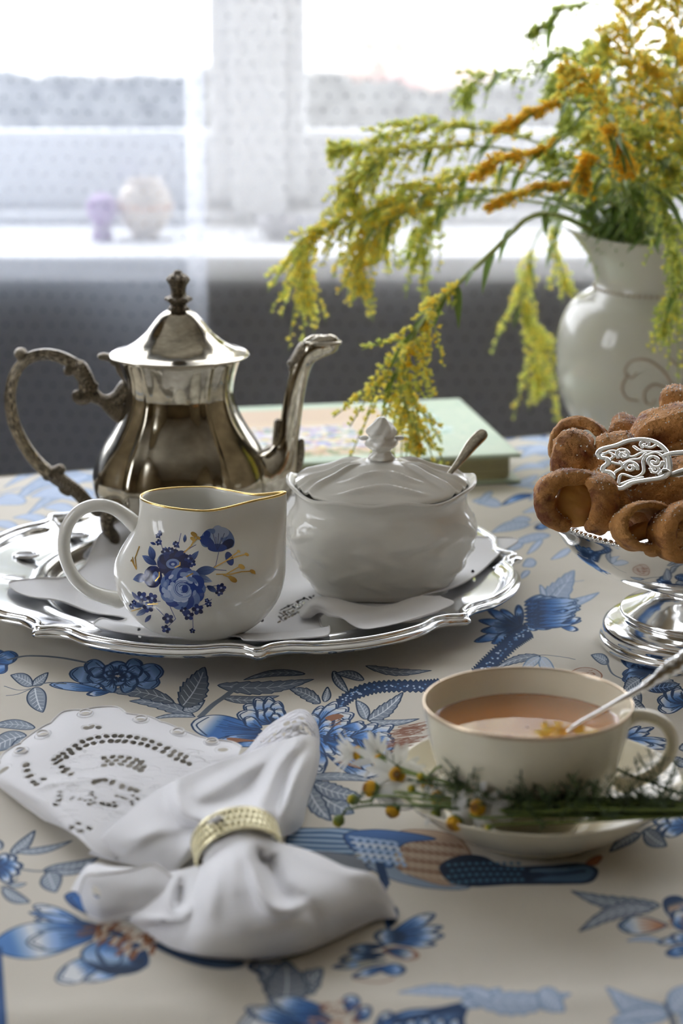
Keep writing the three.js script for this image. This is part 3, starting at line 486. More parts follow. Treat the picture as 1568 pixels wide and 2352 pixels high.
{
  const A = { x0: -0.2, x1: 0.21, d0: 0.74, d1: 1.22, w: 1750, h: 2048 }, B = { x0: -0.40, x1: 0.40, d0: 1.22, d1: 1.88, w: 2048, h: 1690 };
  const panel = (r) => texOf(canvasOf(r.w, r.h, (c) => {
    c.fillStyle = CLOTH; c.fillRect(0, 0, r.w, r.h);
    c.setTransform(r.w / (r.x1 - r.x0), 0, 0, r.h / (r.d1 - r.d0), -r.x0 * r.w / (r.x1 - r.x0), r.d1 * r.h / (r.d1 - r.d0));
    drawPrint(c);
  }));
  const tileTex = texOf(canvasOf(1024, 1024, (c) => {
    c.fillStyle = CLOTH; c.fillRect(0, 0, 1024, 1024);
    reseed(5);
    for (let i = 0; i < 10; i++) { const x = rr(150, 870), y = rr(150, 870); for (let k = 0; k < 7; k++) { const a = k / 7 * TAU + i; c.fillStyle = [GREY, BLUE, SKY][(i + k) % 3]; c.strokeStyle = NAVY; c.lineWidth = 3; c.beginPath(); c.ellipse(x + Math.cos(a) * 55, y + Math.sin(a) * 55, 50, 20, a, 0, TAU); c.fill(); c.stroke(); } }
  }), true, [1, 1]);
  tileTex.repeat.set(2, 2);
  const look = { roughness: 0.9, bumpMap: weaveTex, bumpScale: 0.00012, sheen: 0.15, sheenRoughness: 0.6, sheenColor: rgb(1, 1, 1) };
  const weave = weaveTex.clone(); weave.repeat.set(26, 30); weave.needsUpdate = true; look.bumpMap = weave;
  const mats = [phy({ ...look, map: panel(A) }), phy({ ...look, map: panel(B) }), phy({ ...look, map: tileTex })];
  // gentle creases of a cloth that has been folded and washed
  const sag = (x, D) => 0.0009 * fbm(x * 9, D * 7, 2) + 0.0005 * noise(x * 5, D * 42 + x * 14, 5) * sstep(0.9, 1.2, D) + 0.0004 * fbm(x * 30, D * 26, 9) + 0.0016 * Math.exp(-(((D - 0.812 - x * 0.06) / 0.012) ** 2)) ;
  const top = (x, D) => [x, Math.min(0.0016, sag(x, D)), 1.15 - D];
  const pieces = [], groups = [];
  const add = (g, m) => { pieces.push(g.toNonIndexed()); groups.push([g.index.count, m]); };
  const uvAt = (r) => (u, v, [x, y, z]) => [(x - r.x0) / (r.x1 - r.x0), (1.15 - z - r.d0) / (r.d1 - r.d0)];
  const loose = (u, v, [x, y, z]) => [x, z + y];
  add(grid(120, 150, (u, v) => top(lerp(A.x0, A.x1, u), lerp(A.d0, A.d1, v)), uvAt(A)), 0);
  add(grid(120, 110, (u, v) => { const x = lerp(B.x0, B.x1, u); return top(x, lerp(B.d0, EDGE(x), v)); }, uvAt(B)), 1);
  const drop = (x, k) => { const D = EDGE(x) + 0.006 * Math.min(1, k * 8) + 0.012 * k * (1 + Math.sin(x * 34)); return [x, 0.0008 - 0.006 * Math.min(1, k * 14) - 0.24 * k, 1.15 - D]; };
  add(grid(120, 20, (u, v) => drop(lerp(-0.86, 0.86, u), v), loose), 2);
  add(grid(40, 60, (u, v) => { const x = lerp(-0.86, B.x0, u); return top(x, lerp(0.5, EDGE(x), v)); }, loose), 2);
  add(grid(40, 60, (u, v) => { const x = lerp(B.x1, 0.86, u); return top(x, lerp(0.5, EDGE(x), v)); }, loose), 2);
  add(grid(24, 40, (u, v) => top(lerp(B.x0, A.x0, u), lerp(A.d0, A.d1, v)), loose), 2);
  add(grid(24, 40, (u, v) => top(lerp(A.x1, B.x1, u), lerp(A.d0, A.d1, v)), loose), 2);
  add(grid(60, 20, (u, v) => top(lerp(B.x0, B.x1, u), lerp(0.5, A.d0, v)), loose), 2);
  for (const s of [-1, 1]) add(grid(30, 16, (u, v) => { const x0 = 0.86 * s, D = lerp(0.5, EDGE(x0), u); return [x0 + s * (0.006 * Math.min(1, v * 8) + 0.012 * v * (1 + Math.sin(D * 30))), 0.0008 - 0.24 * v, 1.15 - D]; }, loose), 2);
  add(grid(60, 16, (u, v) => { const x = lerp(-0.86, 0.86, u); return [x, 0.0008 - 0.24 * v, 1.15 - 0.5 + 0.006 * Math.min(1, v * 8) + 0.012 * v * (1 + Math.sin(x * 30))]; }, loose), 2);
  const g = smooth(merge(pieces)); let from = 0;
  for (const [n, m] of groups) { g.addGroup(from, n, m); from += n; }
  const m = single('tablecloth', g, mats, 'cream tablecloth printed with blue peonies, grey leaves and a bird', 'tablecloth');
  m.position.set(0, T, -1.15);
}

// ---------- silver tray ----------
const TRAY = { x: -0.061, D: 1.352 };
{
  const o = thing('serving_tray', 'large round silver tray with a scalloped raised rim under the tea set', 'tray', [TRAY.x, 0.0012, TRAY.D]);
  const lobe = (a) => {                               // outline: eight bracket-shaped lobes with pointed joints
    const t = (((a / TAU * 8 + 0.12) % 1) + 1) % 1 - 0.5, k = Math.abs(t);
    return 1 + 0.012 * Math.cos(TAU * t) + 0.034 * Math.exp(-(((0.5 - k) / 0.035) ** 2)) - 0.02 * Math.exp(-(((k - 0.36) / 0.08) ** 2));
  };
  const pr = profile([[0.0001, 0.0045], [0.06, 0.0045], [0.112, 0.0045], [0.117, 0.0052], [0.122, 0.0095], [0.127, 0.0115], [0.131, 0.0108], [0.138, 0.0118], [0.146, 0.0132], [0.153, 0.0142], [0.158, 0.0152], [0.161, 0.0178], [0.1645, 0.0193], [0.1685, 0.0188], [0.1705, 0.0168], [0.169, 0.0148], [0.165, 0.0138], [0.158, 0.0132], [0.146, 0.0112], [0.13, 0.0085], [0.121, 0.004], [0.113, 0.0008], [0.1, 0], [0.0001, 0]], 110);
  part(o, 'plate', lathe(pr, 360, 0, (r, h, a) => { const k = sstep(0.112, 0.155, r); return [r * lerp(1, lobe(a), k), h]; }), M.trayMetal);
  const rimPts = Array.from({ length: 360 }, (_, i) => { const a = i / 360 * TAU, r = 0.1655 * lobe(a); return V(r * Math.cos(a), 0.0196, r * Math.sin(a)); });
  part(o, 'rim_bead', sweep(rimPts, 0.0018, { seg: 720, sides: 8, closed: true, up: V(0, 1, 0) }), M.trayMetal);
  for (const [px, py, w] of [[60, 1281, 0.0075], [1112, 1293, 0.005], [180, 1236, 0.0065]]) {  // dark insets stand for shallow dimples, the last for a reflection and foot shadow
    const p = spot(px, py, 0.0135).sub(o.position), g = part(o, 'oval_boss', merge([new THREE.TorusGeometry(w, 0.0011, 8, 32).rotateX(Math.PI / 2).scale(1, 1, 0.7)]), M.trayMetal); g.position.set(p.x, 0.0142, p.z);
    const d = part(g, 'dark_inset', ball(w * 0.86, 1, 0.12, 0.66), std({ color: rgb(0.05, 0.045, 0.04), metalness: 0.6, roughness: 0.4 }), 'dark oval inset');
  }
}
const TRAYTOP = 0.0062;

// ---------- lace doily on the tray ----------
function clothCanvas(x0, x1, d0, d1, w, draw) {        // greyscale canvas measured in metres of cloth
  const h = Math.round(w * (d1 - d0) / (x1 - x0));
  return canvasOf(w, h, (c) => { c.fillStyle = '#fff'; c.fillRect(0, 0, w, h); c.setTransform(w / (x1 - x0), 0, 0, h / (d1 - d0), -x0 * w / (x1 - x0), d1 * h / (d1 - d0)); draw(c); });
}
{
  const hh = TRAYTOP, o = thing('lace_doily', 'crumpled white linen doily with cutwork lace lying on the silver tray', 'doily', [TRAY.x, hh, TRAY.D]);
  const P = (x, y, h = 0) => spot(x, y, hh + h).sub(o.position);
  const box4 = { x0: -0.24, x1: 0.13, d0: 1.15, d1: 1.5 };
  const alpha = texOf(clothCanvas(box4.x0, box4.x1, box4.d0, box4.d1, 2048, (c) => {
    const Q = (x, y) => { const v = spot(x, y, hh); return [v.x, v.z]; };
    const hole = (x, y, rx, ry, t = 0) => { c.fillStyle = '#000'; c.beginPath(); const [a, b] = Q(x, y), [e] = Q(x + rx, y), [, f] = Q(x, y + ry); c.ellipse(a, b, Math.abs(e - a), Math.abs(f - b), t, 0, TAU); c.fill(); };
    reseed(8);
    for (let i = 0; i < 11; i++) for (let j = 0; j < 4; j++) { const x = 641 + i * 7.2 + j * 2.2, y = 1431 - i * 3.6 - j * 9.5 + (i > 7 ? 5 : 0); if (rnd() < 0.9) hole(x, y, rr(2.6, 4.2), rr(3, 4.6), rr(-0.6, 0.6)); }
    for (const [x, y] of [[602, 1428], [604, 1408], [320, 1480], [200, 1370], [1085, 1350]]) hole(x, y, 4, 4);
  }), false);
  const flatUv = (g) => { const p = g.attributes.position, u = []; for (let i = 0; i < p.count; i++) u.push((p.getX(i) + TRAY.x - box4.x0) / (box4.x1 - box4.x0), (TRAY.D - p.getZ(i) - box4.d0) / (box4.d1 - box4.d0)); g.setAttribute('uv', new THREE.Float32BufferAttribute(u, 2)); return g; };
  const linenBump = noiseTex(256, (x, y) => 0.5 + 0.5 * tile(fbm, x, y, 5, 6));
  const lace = phy({ color: rgb(0.82, 0.82, 0.83), roughness: 0.9, alphaMap: alpha, alphaTest: 0.5, bumpMap: linenBump, bumpScale: 0.002, side: THREE.DoubleSide });
  const outline = spline([[22, 1378], [120, 1352], [190, 1310], [240, 1250], [360, 1205], [600, 1180], [820, 1180], [1000, 1240], [1080, 1278], [1188, 1290], [1150, 1318], [1090, 1362], [1010, 1392], [880, 1402], [780, 1392], [735, 1408], [738, 1440], [755, 1468], [752, 1500], [690, 1508], [620, 1512], [560, 1508], [550, 1498], [440, 1502], [340, 1500], [215, 1471], [255, 1440], [290, 1425], [200, 1412], [120, 1410], [40, 1398]], true);
  const onTray = (x, z, lift) => { const r = Math.hypot(x, z); return V(x, lift + 0.0080 * sstep(0.101, 0.125, r) + 0.0052 * sstep(0.128, 0.165, r), z); };   // the cloth follows the tray up its step
  const mid = P(560, 1345), rimAt = (u) => { const q = outline(u % 1); return P(q.x, q.y); };
  const drape = sheet(220, 26, (u, v) => { const p = mid.clone().lerp(rimAt(u), Math.max(v, 0.001)); return onTray(p.x, p.z, 0.0009 + 0.0007 * Math.max(0, fbm(p.x * 60, p.z * 60, 4)) * v ** 6); }, 0.0004);
  part(o, 'linen', flatUv(drape), lace);
  const rim = Array.from({ length: 180 }, (_, i) => { const p = rimAt(i / 180); return onTray(p.x, p.z, 0.0013); });
  part(o, 'hem', sweep(rim, 0.0004, { seg: 360, sides: 6, closed: true, up: V(0, 1, 0) }), M.linen);
  const f = rowsNet([
    [P(700, 1388, 0.002), P(728, 1374, 0.007), P(772, 1378, 0.009), P(850, 1396, 0.005), P(950, 1400, 0.003), P(1010, 1402, 0.002)],
    [P(690, 1404, 0.003), P(722, 1386, 0.011), P(762, 1398, 0.011), P(820, 1432, 0.004), P(940, 1424, 0.002), P(1042, 1430, 0.003)],
    [P(690, 1420, 0.003), P(724, 1398, 0.009), P(756, 1412, 0.009), P(806, 1462, 0.002), P(900, 1470, 0.001), P(1012, 1448, 0.002)],
    [P(712, 1420, 0.002), P(736, 1408, 0.007), P(762, 1424, 0.007), P(820, 1476, 0.001), P(880, 1483, 0.001), P(985, 1455, 0.001)]]);
  const cache = (u, v) => { const p = f(u, v); return V(p.x, p.y + onTray(p.x, p.z, 0.0004).y, p.z); };
  part(o, 'folded_flap', sheet(60, 24, cache, 0.0005), M.linen);
}

// ---------- silver teapot ----------
{
  const o = thing('teapot', 'tall tarnished silver teapot with a scroll handle and domed lid, rear left on the tray', 'teapot', [-0.104, TRAYTOP + 0.0011, 1.45]);
  const q = (px, py, D = 1.45) => at(px, py, D).sub(o.position);
  const CRE = [58, 122, 238, 302].map((d) => d * Math.PI / 180), b0 = TRAYTOP;
  const lobes = (r, h, a) => {                        // panels meeting in raised creases; the front of the pot is at 270 degrees
    let k = 0; for (const c of CRE) { const d = Math.atan2(Math.sin(a - c), Math.cos(a - c)); k += 1.25 * Math.exp(-((d / 0.085) ** 2)) - 0.75 * Math.exp(-((d / 0.26) ** 2)); }
    return [r * (1 + 0.04 * k * sstep(0.012, 0.03, h)), h];
  };
  const body = [[0.0005, 0.0125], [0.022, 0.0125], [0.028, 0.0135], [0.036, 0.0155], [0.048, 0.0215], [0.0555, 0.031], [0.0578, 0.041], [0.0565, 0.050], [0.0514, 0.0626], [0.0445, 0.0735], [0.0374, 0.087], [0.0346, 0.0975], [0.0352, 0.106], [0.0372, 0.114], [0.0395, 0.1205], [0.0405, 0.1222], [0.0405, 0.1236], [0.037, 0.1236], [0.034, 0.119], [0.03, 0.1], [0.0005, 0.09]];
  part(o, 'body', lathe(body, 200, 90, lobes), M.agedSilver);
  // lid: an ogee dome with a thin flared edge
  const lid = [[0.0395, 0.1236], [0.0435, 0.1229], [0.0449, 0.1234], [0.0442, 0.1244], [0.0375, 0.1266], [0.0305, 0.1302], [0.0258, 0.1338], [0.0214, 0.1378], [0.0178, 0.1424], [0.0144, 0.1466], [0.0105, 0.1504], [0.006, 0.1526], [0.0005, 0.1532]];
  const L = part(o, 'lid', lathe(lid, 96, 60, (r, h, a) => { const k = lobes(1, 1, a)[0]; return [r * lerp(1, k, 0.35), h]; }), M.agedSilver);
  const kn = 0.1515 - b0 * 0;
  part(L, 'finial', lathe([[0.0062, kn], [0.0064, kn + 0.002], [0.0048, kn + 0.0045], [0.0062, kn + 0.006], [0.0084, kn + 0.0078], [0.0078, kn + 0.0092], [0.005, kn + 0.0105], [0.0044, kn + 0.013], [0.0052, kn + 0.017], [0.0068, kn + 0.0195], [0.007, kn + 0.021], [0.005, kn + 0.0235], [0.0028, kn + 0.025], [0.002, kn + 0.0262], [0.0005, kn + 0.0268]], 48, 70, (r, h, a) => [r * (1 + 0.09 * Math.cos(a * 8)), h]), M.darkSilver, 'dark turned finial');
  // hinge on the handle side
  part(o, 'hinge', merge([sweep([q(286, 836), q(268, 826), q(252, 822), q(238, 818)], (t) => 0.0034 - 0.0008 * t, { seg: 16, sides: 10 }), ball(0.0032, 1.2, 0.8, 1).translate(...q(236, 819).toArray()), ball(0.003, 1, 1, 1.2).translate(...q(262, 831).toArray()), sweep([q(270, 836), q(274, 850), q(284, 866)], 0.0022, { seg: 10, sides: 8 })]), M.chasedSilver);
  // scroll handle: two leaf-wrapped ends, collars and the plain fluted grip
  const grip = [[196, 892], [193, 868], [182, 846], [160, 830], [132, 818], [100, 814], [64, 824], [38, 852], [25, 892], [24, 930], [34, 975], [55, 1020], [84, 1060], [116, 1090]].map(([x, y]) => q(x, y));
  const H1 = part(o, 'handle', sweep(grip, (t) => 0.0045 - 0.0006 * Math.sin(Math.PI * t), { seg: 90, sides: 18, shape: (a) => 1 + 0.07 * Math.cos(a * 6) }), M.chasedSilver);
  part(H1, 'thumb_scroll', merge([ball(0.0046, 1, 0.9, 1).translate(...q(48, 812).toArray()), sweep([q(66, 826), q(54, 824), q(46, 816)], 0.0034, { seg: 10, sides: 10 })]), M.chasedSilver);
  for (const [a, b, c, d, r] of [[172, 835, 158, 852, 0.0062], [148, 822, 163, 836, 0.0048], [110, 1092, 138, 1078, 0.0062]]) part(H1, 'collar', sweep([q(a, b), q((a + c) / 2, (b + d) / 2), q(c, d)].map((p) => p), r * 0.62, { seg: 8, sides: 12 }), M.darkSilver);
  part(H1, 'upper_mount', merge([
    sweep([q(182, 846), q(198, 872), q(206, 900), q(196, 914), q(180, 916), q(176, 906)], (t) => 0.006 - 0.0028 * t, { seg: 30, sides: 12, shape: (a) => 1 + 0.08 * Math.cos(5 * a) }),
    sweep([q(200, 906), q(222, 914), q(246, 922), q(270, 914), q(290, 892)], (t) => 0.0042 + 0.002 * t * t, { seg: 30, sides: 12 }), sweep([q(224, 912), q(216, 896), q(220, 884)], (t) => 0.004 - 0.002 * t, { seg: 12, sides: 8 }),
    sweep([q(240, 922), q(262, 940), q(290, 958)], (t) => 0.0045 + 0.003 * t, { seg: 16, sides: 12 })]), M.darkSilver);
  part(H1, 'lower_mount', merge([
    sweep([q(128, 1094), q(150, 1110), q(178, 1130), q(204, 1158), q(226, 1174)], (t) => 0.0052 - 0.001 * t, { seg: 30, sides: 12, shape: (a) => 1 + 0.08 * Math.cos(5 * a) }), sweep([q(146, 1108), q(144, 1122), q(156, 1130)], 0.003, { seg: 10, sides: 8 })]), M.darkSilver);
  // spout
  const SP = part(o, 'spout', (() => {
    const c = spline([[598, 1090], [628, 1078], [652, 1042], [664, 990], [671, 940], [679, 890], [690, 845], [708, 812], [734, 794]].map(([x, y]) => q(x, y)));
    const p = Array.from({ length: 25 }, (_, i) => c(i / 24));
    return sweep(p, (t) => 0.0135 * (1 - sstep(0, 0.36, t)) + 0.0075 - 0.0014 * t + 0.0012 * sstep(0.8, 1, t), { seg: 70, sides: 20, shape: (a) => 1 + 0.05 * Math.cos(6 * a) });
  })(), M.agedSilver);
  part(SP, 'pouring_lip', merge([sweep([q(716, 806), q(738, 796), q(756, 790)], (t) => 0.0072 - 0.0006 * t, { seg: 16, sides: 16 }), move(new THREE.TorusGeometry(0.0078, 0.0012, 10, 28).rotateX(Math.PI / 2).scale(1.35, 1, 1), ...q(742, 786).toArray()), sweep([q(706, 786), q(722, 778), q(734, 780)], 0.0028, { seg: 10, sides: 8 })]), M.agedSilver);
  part(SP, 'leaf_mount', merge([sweep([q(676, 846), q(684, 828), q(700, 804)], (t) => 0.0045 + 0.0015 * t, { seg: 12, sides: 10 }), sweep([q(668, 834), q(680, 832)], 0.0026, { seg: 6, sides: 8 }), sweep([q(640, 1046), q(640, 1000), q(639, 972)], (t) => 0.0052 - 0.002 * t, { seg: 14, sides: 10 }), sweep([q(676, 1080), q(688, 1040), q(692, 1014)], (t) => 0.005 - 0.003 * t, { seg: 14, sides: 10 }), sweep([q(610, 1044), q(624, 1036), q(640, 1040)], 0.004, { seg: 10, sides: 8 }), ball(0.0085, 1, 2.2, 1).translate(...q(646, 1096).toArray())]), M.chasedSilver);
  // four scrolled feet
  for (const a of [26, 154, 206, 334]) {
    const k = a * Math.PI / 180, d = V(Math.cos(k), 0, Math.sin(k)), pt = (r, h) => d.clone().multiplyScalar(r).setY(h);
    part(o, 'foot', merge([sweep([pt(0.045, 0.028), pt(0.0515, 0.022), pt(0.052, 0.014), pt(0.0475, 0.007), pt(0.049, 0.003), pt(0.054, 0.0026)], (t) => 0.0058 - 0.0032 * t, { seg: 26, sides: 10 }), ball(0.0034, 1.2, 0.8, 1.2).translate(...pt(0.0545, 0.0028).toArray())]), M.darkSilver);
  }
}

// ---------- creamer ----------
{
  const o = thing('creamer', 'white porcelain creamer with blue flowers, gold rim and loop handle, front of the tray', 'creamer', [-0.0805, TRAYTOP + 0.0014, 1.252]);
  const q = (px, py, D = 1.252) => at(px, py, D).sub(o.position);
  const rimShape = (a) => { const e = (1 + Math.cos(a)) / 2; return [0.0082 + 0.0415 * Math.cos(a), 0.0272 * Math.sin(a) * (1 - 0.70 * sstep(0.42, 0.86, e)), 0.0805 - 0.0022 * Math.cos(a) + 0.0066 * e ** 4 - 0.0015 * Math.exp(-(((a - Math.PI / 2) % TAU) ** 2) * 0)]; };
  const prof = spline([[0.0005, 0.0022], [0.0195, 0.0022], [0.0205, 0.0], [0.0222, 0.0002], [0.0228, 0.0024], [0.0285, 0.0048], [0.038, 0.0125], [0.0455, 0.0235], [0.0487, 0.037], [0.0478, 0.05], [0.0435, 0.0615], [0.0385, 0.069], [0.034, 0.0765], [0.032, 0.0805]]);
  const outer = (a, v) => {
    const p = prof(v), k = sstep(0.036, 0.08, p.y), s = Math.pow(k, 1.15), [rx, rz, rh] = rimShape(a), R = p.x;
    const yy = p.y + (rh - 0.0805) * Math.pow(k, 2);
    const front = Math.pow(Math.max(0, Math.cos(a)), 1.6) * sstep(0.03, 0.05, p.y), bx = lerp(R, 0.0489, front) * Math.cos(a), bz = R * Math.sin(a);
    return V(lerp(bx, rx, s), yy, lerp(bz, rz, s));
  };
  const N = 44, nw = 10;
  const g = grid(120, N + nw + 12, (u, v) => {
    const a = (u === 1 ? 0 : u) * TAU, k = v * (N + nw + 12);
    if (k <= N) return outer(a, k / N);
    const [rx, rz, rh] = rimShape(a), t = (k - N) / (nw + 12), c = V(0.0082 + 0.0005, 0, 0);
    const p = outer(a, 1 - 0.6 * Math.max(0, t - 0.12) / 0.88), th = 0.0024 * Math.min(1, t * 8), d = V(p.x - c.x, 0, p.z), L = d.length() || 1;
    const r = p.clone().addScaledVector(d, -th / L); if (t < 0.12) r.y += 0.0006 * Math.sin(t / 0.12 * Math.PI);
    if (t > 0.9) { const m = (t - 0.9) / 0.1; r.x = lerp(r.x, 0, m); r.z = lerp(r.z, 0, m); }
    return r;
  });
  part(o, 'body', g, M.porcelain);
  const rim = Array.from({ length: 90 }, (_, i) => { const [x, z, h] = [rimShape(i / 90 * TAU)].map(([a, b, c]) => [a, b, c])[0]; return V(x - 0.0009 * Math.cos(i / 90 * TAU), h + 0.0002, z - 0.0009 * Math.sin(i / 90 * TAU)); });
  part(o, 'gold_rim', sweep(rim, 0.00085, { seg: 240, sides: 10, closed: true, up: V(0, 1, 0) }), M.gold, 'gilded rim line');
  const hp = [[312, 1206], [288, 1184], [258, 1166], [222, 1160], [188, 1170], [160, 1198], [147, 1238], [150, 1280], [168, 1322], [198, 1352], [232, 1368], [272, 1378]].map(([x, y]) => q(x, y, 1.252));
  part(o, 'handle', sweep(hp, (t) => 0.0036 + 0.0012 * Math.pow(Math.abs(2 * t - 1), 4), { seg: 80, sides: 16, flat: 1.25 }), M.porcelain);
  part(o, 'gold_line', sweep([q(196, 1156, 1.252), q(216, 1150, 1.252), q(240, 1152, 1.252)].map((p) => p.add(V(0, -0.0002, 0))), 0.0008, { seg: 12, sides: 6 }), M.gold);
  // the painted spray: a thin print that follows the body
  const back = (c, w, h) => {                          // canvas pixel frame: photograph pixels 280..590 x 1205..1470
    const S = w / 310, X = (x) => (x - 280) * S, Y = (y) => (y - 1205) * h / 265;
    return { X, Y, S };
  };
  const printBlue = (c, w, h) => {
    const { X, Y, S } = back(c, w, h);
    const dot = (x, y, rx, ry, a, col) => { c.fillStyle = col; c.beginPath(); c.ellipse(X(x), Y(y), rx * S, ry * S, a, 0, TAU); c.fill(); };
    const line = (pts, wd, col) => { c.strokeStyle = col; c.lineWidth = wd * S; c.lineCap = 'round'; c.beginPath(); pts.forEach(([x, y], i) => i ? c.lineTo(X(x), Y(y)) : c.moveTo(X(x), Y(y))); c.stroke(); };
    const leaf = (x, y, L, wd, a, col) => { c.save(); c.translate(X(x), Y(y)); c.rotate(a); const g = c.createLinearGradient(0, 0, L * S, 0); g.addColorStop(0, '#22325e'); g.addColorStop(1, col); c.fillStyle = g; c.beginPath(); c.moveTo(0, 0); c.quadraticCurveTo(L * S * 0.45, -wd * S, L * S, 0); c.quadraticCurveTo(L * S * 0.45, wd * S, 0, 0); c.fill(); c.strokeStyle = '#2b3f75'; c.lineWidth = S * 0.7; c.beginPath(); c.moveTo(0, 0); c.lineTo(L * S * 0.9, 0); c.stroke(); c.restore(); };
    const D = '#1b2450', B = '#34498c', m = '#6d84b8', l = '#a9b8d6';
    reseed(14);
    // stems and sprigs
    for (const p of [[[390, 1290], [376, 1240], [373, 1225]], [[400, 1290], [418, 1250], [422, 1230]], [[420, 1275], [455, 1255]], [[480, 1320], [498, 1300], [503, 1272]], [[440, 1330], [480, 1308], [520, 1312]], [[380, 1380], [345, 1385], [310, 1390]], [[400, 1390], [412, 1420], [392, 1440]], [[370, 1395], [398, 1425]], [[450, 1390], [448, 1440], [446, 1450]], [[455, 1395], [480, 1385], [490, 1375]], [[470, 1350], [500, 1345], [515, 1350]]]) line(p, 1.2, B);
    for (const [x, y, L, w2, a, k] of [[372, 1300, 40, 16, -2.6, m], [365, 1290, 34, 16, -1.9, m], [375, 1305, 38, 17, -1.2, l], [352, 1325, 34, 20, 2.9, m], [455, 1315, 44, 20, -0.15, m], [452, 1322, 42, 16, 0.35, l], [440, 1295, 34, 12, -0.9, m], [455, 1340, 30, 16, 0.9, m], [345, 1390, 34, 12, 3.1, m], [352, 1398, 36, 12, 2.6, l], [330, 1380, 24, 9, -2.2, B], [358, 1412, 26, 9, 2.3, B], [395, 1278, 20, 8, -1.9, m], [420, 1262, 20, 8, -2.4, m], [430, 1250, 18, 7, -1.5, m], [500, 1350, 20, 10, 0.3, B], [480, 1345, 26, 12, 0.6, m], [420, 1390, 30, 12, 0.6, m], [380, 1235, 14, 6, -2, B], [368, 1255, 14, 6, -2.8, B]]) leaf(x, y, L, w2, a, k);
    // dark anemones
    const bloom = (x, y, R, ry, n, c1, c2) => { for (let i = 0; i < n; i++) { const a = i / n * TAU; dot(x + Math.cos(a) * R * 0.62, y + Math.sin(a) * ry * 0.62, R * 0.42, ry * 0.42, a, i % 2 ? c1 : c2); } dot(x, y, R * 0.55, ry * 0.55, 0, c1); };
    bloom(410, 1297, 36, 28, 12, D, '#28356c'); dot(407, 1297, 15, 11, 0, '#7f93c2'); dot(407, 1297, 9, 6, 0, B); dot(407, 1298, 4, 3, 0, l);
    bloom(364, 1326, 20, 26, 10, D, '#28356c'); dot(370, 1326, 7, 12, 0, m); dot(371, 1327, 3, 6, 0, B);
    // pale rose
    bloom(428, 1352, 48, 44, 14, B, m); for (let i = 0; i < 40; i++) { const a = rnd() * TAU, r = Math.sqrt(rnd()) * 38; dot(425 + Math.cos(a) * r, 1352 + Math.sin(a) * r * 0.9, rr(5, 11), rr(3, 6), a + 1.5, [l, m, '#c2cde3', '#8fa2ca'][i % 4]); } dot(426, 1358, 22, 20, 0.2, l); for (let k = 0; k < 5; k++) { c.strokeStyle = k % 2 ? B : m; c.lineWidth = 1.6 * S; c.beginPath(); c.ellipse(X(430), Y(1352), (20 - k * 3.6) * S, (18 - k * 3.3) * S, 0.3, 0.4 + k, 5 + k); c.stroke(); } dot(434, 1352, 7, 9, 0, B);
    // tulip at the upper right
    for (const [x, y, rx, ry, a, k] of [[482, 1240, 16, 22, 0.5, m], [500, 1236, 15, 24, 0, l], [520, 1240, 13, 24, -0.45, m], [508, 1228, 16, 12, 0, l], [478, 1248, 18, 10, 0.6, B], [522, 1254, 14, 10, -0.7, D], [500, 1262, 20, 9, 0, B], [526, 1286, 8, 16, -0.35, B], [478, 1232, 7, 8, 0, B], [490, 1225, 5, 6, 0, m]]) dot(x, y, rx, ry, a, k);
    for (let k = 0; k < 7; k++) line([[500, 1268], [484 + k * 6, 1238 - (k % 2) * 8]], 1, k % 2 ? D : B);
    // small dark flowers and buds
    for (const [x, y, R] of [[338, 1372, 13], [362, 1374, 12], [352, 1395, 12], [440, 1412, 11], [460, 1398, 12], [430, 1400, 8], [395, 1420, 12], [388, 1445, 10], [446, 1448, 6], [374, 1250, 7], [372, 1235, 6], [412, 1254, 7], [388, 1270, 8], [400, 1268, 8], [510, 1350, 10], [506, 1360, 8], [483, 1386, 7], [480, 1378, 5], [312, 1395, 7], [320, 1385, 6], [448, 1296, 8], [440, 1285, 9]]) { for (let i = 0; i < 5; i++) { const a = i / 5 * TAU + R; dot(x + Math.cos(a) * R * 0.6, y + Math.sin(a) * R * 0.6, R * 0.48, R * 0.4, a, i % 2 ? D : '#303f7a'); } dot(x, y, R * 0.25, R * 0.25, 0, l); }
  };
  const printGold = (c, w, h) => {
    const { X, Y, S } = back(c, w, h);
    const line = (pts, wd) => { c.strokeStyle = '#fff'; c.lineWidth = wd * S; c.lineCap = 'round'; c.beginPath(); pts.forEach(([x, y], i) => i ? c.lineTo(X(x), Y(y)) : c.moveTo(X(x), Y(y))); c.stroke(); };
    for (const p of [[[326, 1310], [314, 1290], [304, 1282]], [[326, 1308], [322, 1285], [330, 1260]], [[320, 1300], [312, 1272], [298, 1272]], [[318, 1292], [306, 1292]], [[430, 1272], [446, 1256], [452, 1235]], [[445, 1255], [460, 1238]], [[437, 1325], [450, 1318]], [[500, 1320], [530, 1320], [552, 1315]], [[515, 1322], [535, 1330]], [[520, 1320], [545, 1305], [550, 1302]], [[495, 1305], [520, 1290], [545, 1270]], [[520, 1290], [540, 1282], [562, 1276]], [[552, 1315], [575, 1314], [580, 1320]], [[306, 1408], [335, 1398]], [[412, 1305], [422, 1300], [422, 1294]], [[370, 1335], [378, 1325], [378, 1316]], [[352, 1388], [374, 1386]]]) line(p, 2.4);
    c.fillStyle = '#fff'; for (const [x, y, r] of [[300, 1272, 4], [302, 1290, 4], [450, 1232, 6], [448, 1242, 5], [460, 1240, 4], [535, 1332, 7], [552, 1304, 6], [575, 1315, 5], [562, 1277, 4], [545, 1270, 3], [530, 1328, 5]]) { c.beginPath(); c.ellipse(X(x), Y(y), r * S * 1.3, r * S * 0.8, 0.6, 0, TAU); c.fill(); }
  };
  const mk = (draw) => { const w = 1240, h = 1060; return canvasOf(w, h, (c) => draw(c, w, h)); };
